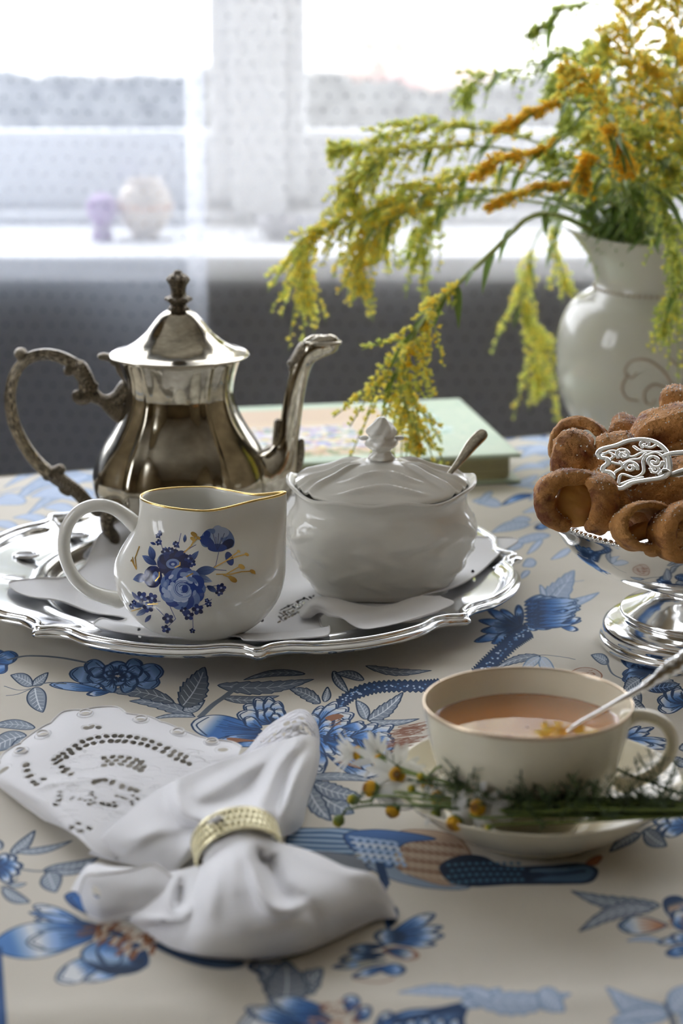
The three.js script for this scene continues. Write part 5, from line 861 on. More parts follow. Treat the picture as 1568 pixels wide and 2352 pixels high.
  spray('goldenrod spray hanging down the front of the vase', [[1465, 560, D - 0.04], [1500, 545, D - 0.09], [1545, 580, D - 0.12], [1562, 650, D - 0.13], [1545, 700, D - 0.13], [1520, 775, D - 0.13]], { seed: 20, s0: 0.36, n: 28, len: 0.024, droop: 1.2, mix: [0.12, 0.45], leaves: 5 });
  // the low leafy growth round the mouth of the vase
  for (const [i, label, x, y, dd] of [[0, 'leafy dark green goldenrod stem standing low at the left of the vase mouth', 1325, 440, 0], [1, 'leafy dark green goldenrod stem low in the middle of the vase mouth', 1400, 430, -0.04], [2, 'leafy dark green goldenrod stem low at the right of the vase mouth', 1500, 440, -0.05], [3, 'leafy green goldenrod stem low behind the others in the vase', 1445, 380, 0.04]]) spray(label, [[1435 + i * 8, 590, D - 0.01], [lerp(1435, x, 0.5), lerp(590, y, 0.5), D + dd * 0.6], [x, y, D + dd]], { seed: 30 + i, s0: 0.7, n: 12, len: 0.022, droop: 0.4, mix: [0.05, 0.6], leaves: 30, tip: true });
}

// ---------- cake stand ----------
const STAND = { x: 0.209, D: 1.256 };
{
  const o = thing('cake_stand', 'footed silver cake stand with a beaded rim, heaped with pastries', 'cake stand', [STAND.x, 0.001, STAND.D]);
  part(o, 'bowl', lathe([[0.0005, 0.0445], [0.03, 0.0445], [0.045, 0.047], [0.062, 0.053], [0.077, 0.0625], [0.0865, 0.0735], [0.0905, 0.0785], [0.092, 0.0788], [0.0925, 0.0775], [0.0915, 0.0755], [0.0885, 0.0695], [0.0795, 0.0575], [0.0665, 0.048], [0.0525, 0.0428], [0.04, 0.0405], [0.033, 0.0398], [0.0005, 0.0398]], 160, 110), M.silver);
  const beads = []; for (let i = 0; i < 150; i++) { const a = i / 150 * TAU; beads.push(ball(0.00165, 1, 1, 1.25, 1).rotateY(-a).translate(0.0918 * Math.cos(a), 0.0785, 0.0918 * Math.sin(a))); }
  part(o, 'beaded_rim', merge(beads), M.silver, 'rim of small silver beads');
  part(o, 'stem', lathe([[0.033, 0.0405], [0.0355, 0.0392], [0.0345, 0.0378], [0.031, 0.0372], [0.0295, 0.0355], [0.0292, 0.0335], [0.031, 0.0305], [0.036, 0.0265], [0.0425, 0.0232], [0.0478, 0.021]], 128, 50), M.silver);
  part(o, 'foot', lathe([[0.0474, 0.0212], [0.0488, 0.0205], [0.0492, 0.0192], [0.0478, 0.0182], [0.0482, 0.0172], [0.0515, 0.016], [0.0558, 0.0142], [0.0585, 0.0118], [0.0592, 0.0088], [0.0588, 0.0062], [0.0596, 0.0048], [0.0606, 0.0036], [0.0606, 0.0006], [0.0595, 0], [0.0005, 0.0002]], 160, 80), M.silver);
}

// ---------- pastries ----------
{
  const crust = std({ color: 0xffffff, vertexColors: true, roughness: 0.62, bumpMap: noiseTex(256, (x, y) => 0.5 + 0.35 * tile(fbm, x, y, 12, 3) + 0.15 * tile(noise, x, y, 60, 6), false, [3, 3]), bumpScale: 0.0022 });
  const soft = std({ color: 0xffffff, vertexColors: true, roughness: 0.5 });
  const sugar = phy({ color: rgb(0.93, 0.89, 0.82), roughness: 0.35 });
  const grain = new THREE.OctahedronGeometry(1, 0);
  // a thick rolled strip of dough that follows pts: rounded band, broad across the width
  function dough(pts, wide, thick, k0, across = V(0, 0, 1)) {
    const g = sweep(pts, (t) => thick * (0.8 + 0.2 * Math.sin(Math.PI * t)), { seg: 46, sides: 22, up: across, shape: (a, t) => { const c = Math.abs(Math.cos(a)), s = Math.abs(Math.sin(a)); return Math.pow(Math.pow(c / (wide / thick), 3) + Math.pow(s, 3), -1 / 3) * (1 + 0.035 * Math.sin(a * 11 + t * 3 + k0) + 0.03 * Math.sin(t * 17 + k0)); } });
    const p = g.attributes.position, n = g.attributes.normal;
    for (let i = 0; i < p.count; i++) { const x = p.getX(i), y = p.getY(i), z = p.getZ(i), d = 0.0011 * fbm(x * 95 + k0, y * 95, z * 95) + 0.0004 * noise(x * 420, y * 420 + k0, z * 420); p.setXYZ(i, x + n.getX(i) * d, y + n.getY(i) * d, z + n.getZ(i) * d); }
    return smooth(g);
  }
  const baked = (k0, pale = 0) => (x, y, z) => {
    const m = clamp(0.5 + 0.62 * fbm(x * 60 + k0, y * 60, z * 60) + 0.25 * fbm(x * 240, y * 240 + k0, z * 240)), c = sstep(0.45, 0.9, m) * (1 - pale);
    const b = [lerp(0.56, 0.64, pale), lerp(0.255, 0.35, pale), lerp(0.07, 0.115, pale)], d = [0.19, 0.048, 0.016];
    return b.map((v, i) => lerp(v * (0.8 + 0.4 * (1 - m)), d[i], c));
  };
  const arc = (cx, cy, rx, ry, a0, a1, z0 = 0, z1 = 0, n = 10) => Array.from({ length: n }, (_, i) => { const t = i / (n - 1), a = lerp(a0, a1, t) * Math.PI / 180; return V(cx + rx * Math.cos(a), cy + ry * Math.sin(a), lerp(z0, z1, t)); });
  const loopOf = (pts, z = 0) => pts.map(([x, y, w]) => V(x, y, w ?? z));
  const KINDS = {
    shell: (k) => ({ crust: [
        dough(loopOf([[-0.010, -0.0185, -0.001], [-0.0185, -0.0135, 0.002], [-0.0225, -0.002, 0.003], [-0.0195, 0.0095, 0.002], [-0.0105, 0.0145, -0.001], [0.002, 0.0155, -0.005]]), 0.0115, 0.0066, k),
        dough(loopOf([[0.006, 0.0155, -0.004], [0.014, 0.0115, 0.005], [0.0165, 0.0, 0.0085], [0.0155, -0.012, 0.007], [0.011, -0.0195, 0.001]]), 0.0092, 0.0055, k + 5, V(1, 0, 0)),
        dough(loopOf([[0.021, 0.009, -0.007], [0.027, 0.001, -0.006], [0.0255, -0.010, -0.006], [0.018, -0.0165, -0.004]]), 0.010, 0.006, k + 9)],
      filling: [dough(loopOf([[-0.005, -0.0185, -0.005], [-0.004, -0.006, -0.0035], [-0.001, 0.007, -0.006], [0.002, 0.012, -0.010]]), 0.0125, 0.0032, k + 3, V(1, 0, 0))] }),
    puffs: (k) => ({ crust: [
        dough(loopOf([[-0.0115, -0.014, 0.002], [-0.0135, -0.003, 0.006], [-0.0115, 0.006, 0.003], [-0.0095, 0.009, -0.004]]), 0.0108, 0.0085, k, V(1, 0, 0)),
        dough(loopOf([[0.0105, -0.012, 0.002], [0.0120, 0.000, 0.006], [0.0105, 0.008, 0.003], [0.009, 0.010, -0.004]]), 0.0118, 0.0088, k + 5, V(1, 0, 0)),
        dough(loopOf([[-0.002, -0.015, 0.004], [0.000, -0.004, 0.006], [0.000, 0.004, 0.002]]), 0.007, 0.0058, k + 7, V(1, 0, 0))],
      filling: [dough(loopOf([[-0.012, -0.015, 0.004], [0, -0.0165, 0.006], [0.012, -0.014, 0.004]]), 0.005, 0.0045, k + 3)] }),
    loop: (k) => ({ crust: [dough(loopOf([[0.001, -0.0175, 0.003], [-0.009, -0.0155, 0.002], [-0.0165, -0.006, 0.001], [-0.0155, 0.0065], [-0.005, 0.0145], [0.008, 0.0125, -0.001], [0.0145, 0.0045, -0.003]]), 0.0135, 0.0038, k), dough(loopOf([[0.003, -0.019, 0.003], [0.0135, -0.0125, 0.007], [0.021, -0.001, 0.006], [0.022, 0.010, 0.002]]), 0.0125, 0.0068, k + 4)], filling: [dough(loopOf([[-0.007, -0.008, -0.007], [0.003, -0.004, -0.006], [0.012, -0.002, -0.005]]), 0.008, 0.0062, k + 2)] }),
    roll: (k) => ({ crust: [dough([V(-0.021, -0.004, 0.001), V(-0.012, 0.004, 0.002), V(0, 0.0065, 0.003), V(0.012, 0.004, 0.001), V(0.021, -0.005, 0)], 0.0125, 0.0092, k), dough([V(-0.014, -0.01, 0.004), V(0, -0.005, 0.008), V(0.014, -0.01, 0.004)], 0.0095, 0.0066, k + 6)], filling: [dough([V(-0.012, -0.009, 0.002), V(0, -0.01, 0.003), V(0.012, -0.009, 0.001)], 0.006, 0.005, k + 8)] }),
  };
  function pastry(label, kind, px, py, D, rot, s, k) {
    const p = at(px, py, D), o = thing('pastry', label, 'pastry', p, 'sugared pastries heaped on the cake stand');
    o.rotation.set(...rot); s.length ? o.scale.set(...s) : o.scale.setScalar(s);
    const { crust: cr, filling } = KINDS[kind](k);
    reseed(500 + k);
    const pale = kind === 'loop' ? 0.35 : 0.1, mats = [], m4 = new THREE.Matrix4(), q = new THREE.Quaternion();
    for (const g of cr) {
      part(o, 'dough_strip', tint(g, baked(k, pale)), crust);
      const a = g.attributes.position, n = g.attributes.normal;
      for (let i = 0; i < 420; i++) { const j = Math.floor(rnd() * a.count), nn = V(n.getX(j), n.getY(j), n.getZ(j)); if (nn.y < 0.25 + 0.5 * rnd()) continue; q.setFromEuler(new THREE.Euler(rr(0, 6), rr(0, 6), rr(0, 6))); const z = rr(0.0003, 0.0007); m4.compose(V(a.getX(j), a.getY(j), a.getZ(j)).addScaledVector(nn, 0.0001), q, V(z, z, z)); mats.push(...m4.elements); }
    }
    for (const g of filling) part(o, 'filling', tint(g, (x, y, z) => { const m = clamp(0.5 + 0.6 * fbm(x * 90 + k, y * 90, z * 90)); return [lerp(0.72, 0.58, m), lerp(0.38, 0.25, m), lerp(0.09, 0.07, m)]; }), soft, 'glossy amber fruit filling');
    if (mats.length) { const im = new THREE.InstancedMesh(grain, sugar, mats.length / 16); im.instanceMatrix.array.set(mats); im.name = 'sugar_grains'; im.castShadow = im.receiveShadow = true; im.userData.kind = 'stuff'; o.add(im); }
    return o;
  }
  pastry('two-lobed golden pastry at the front left edge of the cake stand', 'shell', 1331, 1147, 1.182, [-0.12, -0.2, -0.06], [0.84, 0.75, 0.84], 11);
  pastry('looped pastry with an open hollow, right of the front two-lobed one', 'loop', 1478, 1206, 1.168, [-0.3, 0.35, 0.05], [0.88, 0.68, 0.8], 23);
  pastry('pastry cut by the right edge of the picture at the front of the cake stand', 'shell', 1590, 1212, 1.168, [-0.1, 0.3, 0.2], [0.84, 0.7, 0.8], 37);
  pastry('pale two-lobed sugared pastry just behind the front left one', 'puffs', 1364, 1058, 1.225, [-0.25, -0.1, -0.12], 1.0, 41);
  pastry('pastry ring at the back left of the heap with a hollow centre', 'loop', 1340, 1024, 1.27, [-0.25, -0.5, -0.35], 0.84, 53);
  pastry('rounded sugared pastry at the back of the heap beside the vase foot', 'puffs', 1472, 1002, 1.28, [-0.2, 0.2, 0.1], 0.86, 61);
  pastry('brown rolled pastry behind the pierced tongs', 'roll', 1548, 994, 1.25, [0.1, 0.1, 0.2], 1.05, 67);
  pastry('topmost pastry of the heap, only its left end inside the picture', 'puffs', 1600, 936, 1.275, [-0.2, 0, 0.2], 0.95, 71);
  pastry('dark pastry lying under the pierced tongs in the middle of the heap', 'roll', 1455, 1120, 1.212, [-0.2, 0.2, -0.15], 1.05, 83);
  pastry('shaded pastry low in the heap behind the lower jaw of the tongs', 'roll', 1550, 1128, 1.205, [0, 0.5, 0.2], 1.1, 97);
  pastry('broad pastry filling the hidden back right of the cake stand', 'shell', 1650, 1060, 1.27, [-0.3, 0.4, 0.1], 1.2, 101);
  pastry('pastry bedded in the bowl of the cake stand below the others', 'roll', 1500, 1150, 1.25, [0, 0.1, 0], 1.3, 113);
}

// ---------- pierced serving tongs ----------
{
  const c0 = at(1460, 1066, 1.196), o = thing('pastry_tongs', 'silver pastry tongs with a pierced scrollwork blade resting on the pastries', 'tongs', c0);
  // blade frame measured in the picture plane at its distance, tipped back a little
  const B = (x, y, z = 0) => { const k = 1 / 4330, u = (x - 1460) * k, v = (1066 - y) * k; return V(u, v * 0.8 + z * 0.3, -v * 1.75 + z); };
  const ln = (pts, r = 0.0007, closed = false, n = 40) => sweep(pts.map(([x, y]) => B(x, y)), r * 1.55, { seg: n, sides: 8, closed, up: V(0, 0.9, 0.4), flat: 0.4 });
  const edge = [[1376, 1046], [1384, 1038], [1420, 1030], [1455, 1020], [1490, 1018], [1515, 1024], [1534, 1040], [1538, 1062], [1532, 1082], [1515, 1092], [1480, 1097], [1445, 1102], [1415, 1113], [1404, 1110], [1395, 1102], [1402, 1090], [1396, 1082], [1383, 1080], [1384, 1072], [1396, 1064], [1394, 1056], [1380, 1054]];
  part(o, 'blade_edge', ln(edge, 0.0012, true, 160), M.silver);
  const sp = (x, y, r, a0, turns, s = 1) => Array.from({ length: 16 }, (_, i) => { const t = i / 15, a = a0 + s * turns * TAU * t, q = r * (1 - 0.78 * t); return [x + q * Math.cos(a), y + q * 0.72 * Math.sin(a)]; });
  const scr = [ln(sp(1435, 1047, 17, 2.6, 1.35), 0.0008), ln(sp(1446, 1072, 17, 0.3, 1.3, -1), 0.0008), ln(sp(1490, 1028, 13, 2.4, 1.2), 0.0007), ln(sp(1504, 1060, 19, 0.2, 1.4), 0.0009), ln(sp(1503, 1076, 12, 3.2, 1.1, -1), 0.0007),
    ln([[1384, 1050], [1410, 1040], [1452, 1052], [1480, 1044], [1530, 1042]]), ln([[1400, 1062], [1425, 1066], [1450, 1058], [1470, 1056], [1486, 1046]]), ln([[1412, 1106], [1424, 1086], [1452, 1092], [1474, 1082], [1478, 1060], [1486, 1050]]), ln([[1398, 1090], [1412, 1080], [1428, 1072], [1424, 1062]]), ln([[1486, 1050], [1510, 1044], [1526, 1052], [1528, 1070], [1510, 1086]]), ln([[1386, 1046], [1400, 1044], [1412, 1050], [1404, 1056]]), ln([[1462, 1032], [1476, 1040], [1500, 1042]]), ln([[1420, 1104], [1440, 1098], [1470, 1092]]), ln([[1516, 1028], [1500, 1034], [1478, 1030]])];
  part(o, 'blade_scrollwork', merge(scr), M.silver, 'pierced scrollwork');
  part(o, 'upper_arm', sweep([B(1530, 1050), B(1548, 1046), B(1580, 1044), B(1640, 1040), B(1720, 1034)], (t) => 0.0018 + 0.0012 * t, { seg: 30, sides: 12, flat: 0.5, up: V(0, 0.9, 0.4) }), M.silver);
  const Lp = (x, y) => at(x, y, 1.19).sub(o.position);
  part(o, 'lower_jaw', merge([sweep([Lp(1512, 1148), Lp(1520, 1128), Lp(1530, 1112), Lp(1548, 1098)], (t) => 0.0042 - 0.001 * t, { seg: 20, sides: 14, flat: 0.4 }), sweep([Lp(1526, 1086), Lp(1540, 1096), Lp(1560, 1092), Lp(1600, 1080)], (t) => 0.0026 + 0.0012 * t, { seg: 20, sides: 12, flat: 0.6 })]), M.silver);
  part(o, 'lower_arm', sweep([Lp(1552, 1098), Lp(1580, 1084), Lp(1650, 1062), Lp(1720, 1046)], 0.0028, { seg: 20, sides: 12, flat: 0.5 }), M.silver);
}

// ---------- saucer, cup, tea, teaspoon ----------
{
  const o = thing('saucer', 'white porcelain saucer under the teacup and the chamomile stems', 'saucer', [0.0888, 0.0012, 0.985]);
  part(o, 'plate', lathe([[0.0005, 0.004], [0.022, 0.004], [0.026, 0.0052], [0.031, 0.0058], [0.042, 0.0098], [0.054, 0.0168], [0.0635, 0.0234], [0.0665, 0.0255], [0.0675, 0.0258], [0.0676, 0.025], [0.066, 0.0234], [0.056, 0.0145], [0.044, 0.0058], [0.036, 0.0026], [0.0345, 0.0002], [0.0325, 0], [0.0315, 0.002], [0.0005, 0.002]], 128, 90), M.cream);
}
const CUP = { x: 0.0839, D: 0.9765 };
{
  const b = 0.0066, o = thing('teacup', 'wide white porcelain teacup with a gold rim line, full of tea, on the saucer', 'teacup', [CUP.x, b, CUP.D]);
  const pr = [[0.0005, 0.0032], [0.0205, 0.0032], [0.0212, 0.0002], [0.0232, 0.0], [0.0238, 0.0032], [0.0275, 0.0065], [0.0335, 0.0135], [0.0385, 0.0225], [0.0422, 0.033], [0.0448, 0.044], [0.0466, 0.0535], [0.0473, 0.0582], [0.047, 0.0587], [0.0464, 0.0582], [0.0455, 0.053], [0.0436, 0.044], [0.041, 0.0335], [0.0373, 0.0238], [0.0322, 0.0155], [0.0262, 0.0095], [0.02, 0.0068], [0.0005, 0.0065]];
  part(o, 'body', lathe(pr, 128, 110).scale(1, 1.02, 1), M.cream);
  part(o, 'gold_line', lathe([[0.04715, 0.0569], [0.04745, 0.058], [0.0471, 0.0589], [0.0465, 0.0588], [0.0463, 0.0582]], 128, 12).scale(1, 1.02, 1), std({ color: rgb(0.62, 0.50, 0.36), metalness: 1, roughness: 0.3 }), 'worn gold line round the rim');
  const q = (x, y) => at(x, y, CUP.D - 0.004).sub(o.position);
  part(o, 'handle', sweep([[1440, 1650], [1464, 1643], [1500, 1648], [1530, 1668], [1544, 1700], [1536, 1736], [1510, 1766], [1474, 1788], [1430, 1800]].map(([x, y]) => q(x, y)), (t) => 0.0028 + 0.0014 * Math.pow(Math.abs(2 * t - 1), 5), { seg: 60, sides: 16, flat: 1.3 }), M.cream);
  const t = thing('tea', 'clear amber tea filling the white teacup', 'tea', [CUP.x, b, CUP.D]);
  const tp = [[0.0005, 0.0064], [0.02, 0.0067], [0.0262, 0.0094], [0.0322, 0.0154], [0.0373, 0.0237], [0.041, 0.0334], [0.0436, 0.0439], [0.04465, 0.0483], [0.0446, 0.0486], [0.0438, 0.0482], [0.042, 0.0481], [0.02, 0.0481], [0.0005, 0.0481]];
  const liquid = phy({ color: rgb(0.50, 0.165, 0.03), transmission: 0.4, roughness: 0, ior: 1.33, thickness: 0.04, attenuationColor: rgb(0.85, 0.45, 0.15), attenuationDistance: 0.05 });
  part(t, 'tea', lathe(tp, 96, 60).scale(1, 0.985, 1), liquid).name = 'liquid';
}
{
  const pts = [[1290, 1694, 0.972], [1320, 1668, 0.972], [1380, 1634, 0.973], [1440, 1600, 0.974], [1480, 1578, 0.975], [1530, 1543, 0.976], [1575, 1512, 0.977], [1640, 1468, 0.978]].map(([x, y, d]) => at(x, y, d));
  const o = thing('teaspoon', 'silver teaspoon with an ornate twisted handle standing in the tea', 'teaspoon', pts[0].clone());
  const rel = pts.map((p) => p.clone().sub(o.position)), dir = rel[0].clone().sub(rel[2]).normalize();
  part(o, 'handle', sweep(rel.slice(0, 5), (t) => 0.0009 + 0.0007 * t, { seg: 40, sides: 12, flat: 0.8 }), M.silver);
  part(o, 'ornate_grip', sweep(rel.slice(4), (t) => 0.0021 + 0.0019 * sstep(0, 0.6, t), { seg: 80, sides: 16, flat: 0.55, up: V(0.2, 0.6, 1), shape: (a, t) => 1 + 0.13 * Math.sin(a * 2 + t * 13) + 0.09 * Math.sin(t * 46) * Math.cos(a * 3) }), M.silver, 'twisted floral grip');
  part(o, 'bowl', sweep([rel[0].clone(), rel[0].clone().addScaledVector(dir, 0.008), rel[0].clone().add(V(-0.016, -0.0105, 0)), rel[0].clone().add(V(-0.030, -0.0145, 0.001))], (t) => 0.0011 + 0.0075 * Math.sin(Math.PI * sstep(0.1, 1.12, t)), { seg: 30, sides: 16, flat: 0.28, up: V(0, 1, 0) }), M.silver);
}

// ---------- chamomile ----------
{
  const petalMat = phy({ color: rgb(0.86, 0.86, 0.82), roughness: 0.8, transmission: 0.45, thickness: 0, side: THREE.DoubleSide });
  const disc = std({ color: 0xffffff, vertexColors: true, roughness: 0.85 }), green = phy({ color: rgb(0.16, 0.22, 0.05), roughness: 0.7 }), deep = phy({ color: rgb(0.055, 0.095, 0.02), roughness: 0.75, transmission: 0.12, thickness: 0 });
  const petal = grid(4, 8, (u, v) => { const w = 0.0019 * Math.pow(Math.sin(Math.PI * (0.12 + 0.86 * v)), 0.6); return [(u - 0.5) * 2 * w, 0.0006 * Math.sin(v * 3) - 0.0012 * v * v - Math.abs(u - 0.5) * 0.0006, 0.0028 + 0.0108 * v]; });
  const budHead = tint(lathe([[0.0004, 0.0026], [0.0014, 0.0024], [0.0024, 0.0014], [0.0027, 0.0002], [0.0024, -0.0008]], 20, 14), (x, y, z) => { const k = sstep(0.0004, 0.0024, y); return [lerp(0.24, 0.52, k), lerp(0.27, 0.40, k), 0.03]; });
  const head = tint((() => { const g = lathe([[0.0005, 0.0034], [0.0014, 0.0032], [0.0026, 0.0022], [0.0033, 0.0009], [0.0034, -0.0002], [0.0028, -0.0008]], 24, 20); const p = g.attributes.position, n = g.attributes.normal; for (let i = 0; i < p.count; i++) { const d = 0.00022 * Math.sin(p.getX(i) * 5200) * Math.sin(p.getZ(i) * 5200 + p.getY(i) * 3000); p.setXYZ(i, p.getX(i) + n.getX(i) * d, p.getY(i) + n.getY(i) * d, p.getZ(i) + n.getZ(i) * d); } return smooth(g); })(), (x, y, z) => { const r = Math.hypot(x, z) / 0.0034; return [lerp(0.22, 0.66, sstep(0.3, 0.9, r)), lerp(0.09, 0.36, sstep(0.3, 0.9, r)), 0.015]; });
  const calyx = lathe([[0.0008, -0.0042], [0.0022, -0.003], [0.0031, -0.0012], [0.0032, -0.0004], [0.0012, -0.0003]], 18, 14);
  function chamomile(label, x, y, h, face, petals, size, mid, end, { bud = false, droop = 0, feathers = 7, k = 1 } = {}) {
    reseed(900 + k * 13);
    const p = spot(x, y, h), o = thing('chamomile', label, 'flower', p, 'chamomile sprigs lying across the saucer');
    const pts = [p.clone(), ...mid.map(([a, b, c]) => spot(a, b, c)), ...end.map(([a, b, c]) => spot(a, b, c))].map((v) => v.sub(p));
    const f = V(...face).normalize(), c = new THREE.CatmullRomCurve3([f.clone().multiplyScalar(-0.003 * size), f.clone().multiplyScalar(-0.008 * size), ...pts.slice(1)], false, 'centripetal');
    part(o, 'stem', sweep(Array.from({ length: 12 }, (_, i) => c.getPoint(i / 11)), (t) => 0.00055 + 0.0003 * t, { seg: 36, sides: 7 }), k % 3 ? green : deep);
    const hd = new THREE.Group(); hd.name = 'flower_head'; o.add(hd); hd.quaternion.setFromUnitVectors(V(0, 1, 0), f); hd.scale.setScalar(size * 1.03);
    part(hd, 'calyx', calyx, green);
    part(hd, 'disc', bud ? budHead : head, disc, bud ? 'green-yellow bud' : 'yellow-brown domed disc');
    for (let i = 0; i < petals; i++) { const m = part(hd, 'petal', petal, petalMat); m.rotation.set(droop * rr(0.7, 1.3), i / petals * TAU + rr(-0.1, 0.1), 0, 'YXZ'); m.scale.setScalar(rr(0.85, 1.08)); }
    // feathery leaves along the stem
    const list = [];
    for (let i = 0; i < feathers; i++) {
      const s = rr(0.3, 0.98), q = c.getPoint(s), t = c.getTangent(s), d = V(rr(-1, 0.6), rr(0.05, 1.0), rr(-0.8, 0.8)).normalize(), L = rr(0.008, 0.017), tipP = q.clone().addScaledVector(d, L);
      list.push(sweep([q.clone(), q.clone().lerp(tipP, 0.5), tipP], 0.0003, { seg: 5, sides: 4 }));
      for (let j = 1; j < 7; j++) { const b = q.clone().lerp(tipP, j / 7); for (const z of [-1, 1]) { const e = b.clone().add(V(rr(-1, 1), rr(-0.2, 1), z).normalize().multiplyScalar(L * rr(0.2, 0.4))); list.push(sweep([b, b.clone().lerp(e, 0.5), e], 0.00024, { seg: 3, sides: 3 })); } }
    }
    if (list.length) part(o, 'feathery_leaf', merge(list), deep);
  }
  const E = (dy, h) => [[1330, 1852 + dy, h], [1450, 1852 + dy, h + 0.001], [1590, 1856 + dy * 0.6, h]];
  chamomile('chamomile head at the upper left of the bunch, seen from the side, orange disc', 822, 1730, 0.030, [-0.9, 0.1, 0.1], 13, 0.95, [[905, 1758, 0.034], [1000, 1790, 0.036], [1150, 1828, 0.036]], E(-14, 0.033), { droop: -0.9, k: 1 });
  chamomile('chamomile head seen from behind, green calyx and petals pointing up', 873, 1748, 0.030, [-0.55, 0.15, -0.75], 12, 1.0, [[930, 1775, 0.034], [1040, 1800, 0.036], [1180, 1834, 0.036]], E(-8, 0.036), { droop: -0.7, k: 2 });
  chamomile('open chamomile flower facing the camera, dark yellow centre in a ring of white petals', 912, 1780, 0.031, [-0.1, 0.42, 0.85], 14, 1.05, [[985, 1800, 0.034], [1080, 1812, 0.036], [1200, 1838, 0.036]], E(-2, 0.034), { droop: 0.1, k: 3 });
  chamomile('chamomile head in profile with a long orange disc, left of the open flower', 852, 1812, 0.026, [-0.92, 0.25, 0.2], 13, 1.1, [[920, 1820, 0.031], [1030, 1832, 0.034], [1180, 1850, 0.034]], E(2, 0.032), { droop: 0.9, k: 4 });
  chamomile('small green chamomile bud at the left, level with the open flower', 808, 1836, 0.020, [-0.9, 0.3, 0.2], 0, 0.8, [[870, 1828, 0.027], [990, 1838, 0.032], [1160, 1856, 0.033]], E(6, 0.03), { bud: true, k: 5 });
  chamomile('green chamomile bud drooping on a curved stem at the lower left', 776, 1888, 0.012, [-0.5, -0.75, 0.2], 0, 0.85, [[800, 1858, 0.02], [850, 1850, 0.026], [960, 1852, 0.031], [1120, 1862, 0.032]], E(10, 0.029), { bud: true, k: 6 });
  chamomile('half-open orange chamomile head below the open flower', 902, 1862, 0.018, [-0.5, -0.5, 0.5], 4, 0.95, [[960, 1848, 0.028], [1060, 1850, 0.032], [1200, 1860, 0.032]], E(14, 0.03), { droop: 1, k: 7 });
  chamomile('brownish chamomile head behind the stems, right of the open flower', 982, 1798, 0.031, [0.1, 0.7, 0.4], 5, 1.0, [[1040, 1812, 0.034], [1120, 1826, 0.035], [1220, 1842, 0.035]], E(-10, 0.032), { k: 8 });
  chamomile('tiny yellow chamomile bud between the stems', 944, 1812, 0.030, [-0.4, 0.5, 0.6], 0, 0.6, [[1000, 1830, 0.032], [1090, 1842, 0.033], [1210, 1852, 0.033]], E(16, 0.03), { bud: true, k: 9 });
  chamomile('orange chamomile head lying among the dark stems in front of the cup', 1097, 1856, 0.034, [-0.5, 0.35, 0.6], 9, 1.05, [[1150, 1862, 0.034], [1220, 1866, 0.034]], E(8, 0.036), { droop: 0.5, k: 10 });
  chamomile('chamomile hanging over the saucer rim with white petals pointing down', 1044, 1890, 0.026, [-0.55, -0.35, 0.6], 12, 1.05, [[1090, 1878, 0.031], [1170, 1876, 0.032], [1240, 1876, 0.032]], E(24, 0.031), { droop: 0.85, k: 11 });
  chamomile('green chamomile bud low on the saucer rim, left of the hanging flower', 998, 1872, 0.026, [-0.6, -0.4, 0.5], 0, 0.75, [[1040, 1860, 0.03], [1130, 1866, 0.031], [1230, 1872, 0.031]], E(20, 0.03), { bud: true, k: 12 });
  chamomile('white chamomile flower half hidden in the middle of the bunch', 1004, 1832, 0.030, [-0.3, 0.6, 0.6], 10, 0.9, [[1070, 1840, 0.033], [1150, 1850, 0.034], [1240, 1856, 0.034]], E(0, 0.031), { droop: 0.2, k: 13 });
  chamomile('chamomile stem arching highest against the cup with a tiny bud', 966, 1784, 0.035, [-0.5, 0.3, 0.5], 0, 0.65, [[1000, 1764, 0.040], [1050, 1758, 0.042], [1110, 1780, 0.04], [1200, 1826, 0.037]], E(-18, 0.034), { bud: true, k: 14 });
  chamomile('dark feathery chamomile sprig rising at the right beside the cup handle', 1405, 1748, 0.04, [-0.5, 0.8, 0.1], 0, 0.35, [[1440, 1778, 0.04], [1490, 1795, 0.039]], [[1540, 1815, 0.036], [1600, 1830, 0.034]], { bud: true, feathers: 12, k: 15 });
  chamomile('dark chamomile stem lying lowest along the front rim of the saucer', 1120, 1900, 0.03, [-0.8, -0.1, 0.3], 0, 0.5, [[1200, 1892, 0.03], [1300, 1888, 0.031]], [[1450, 1880, 0.03], [1590, 1872, 0.031]], { bud: true, feathers: 16, k: 16 });
  chamomile('dark chamomile stem with thick foliage in the middle of the bunch', 1130, 1836, 0.034, [-0.8, 0.4, 0.3], 0, 0.5, [[1200, 1846, 0.036], [1300, 1850, 0.036]], [[1450, 1850, 0.035], [1590, 1850, 0.033]], { bud: true, feathers: 22, k: 17 });
  chamomile('dark chamomile stem with foliage at the right end of the bunch', 1250, 1822, 0.036, [-0.7, 0.6, 0.3], 0, 0.5, [[1330, 1836, 0.037]], [[1450, 1844, 0.036], [1590, 1862, 0.034]], { bud: true, feathers: 24, k: 18 });
}

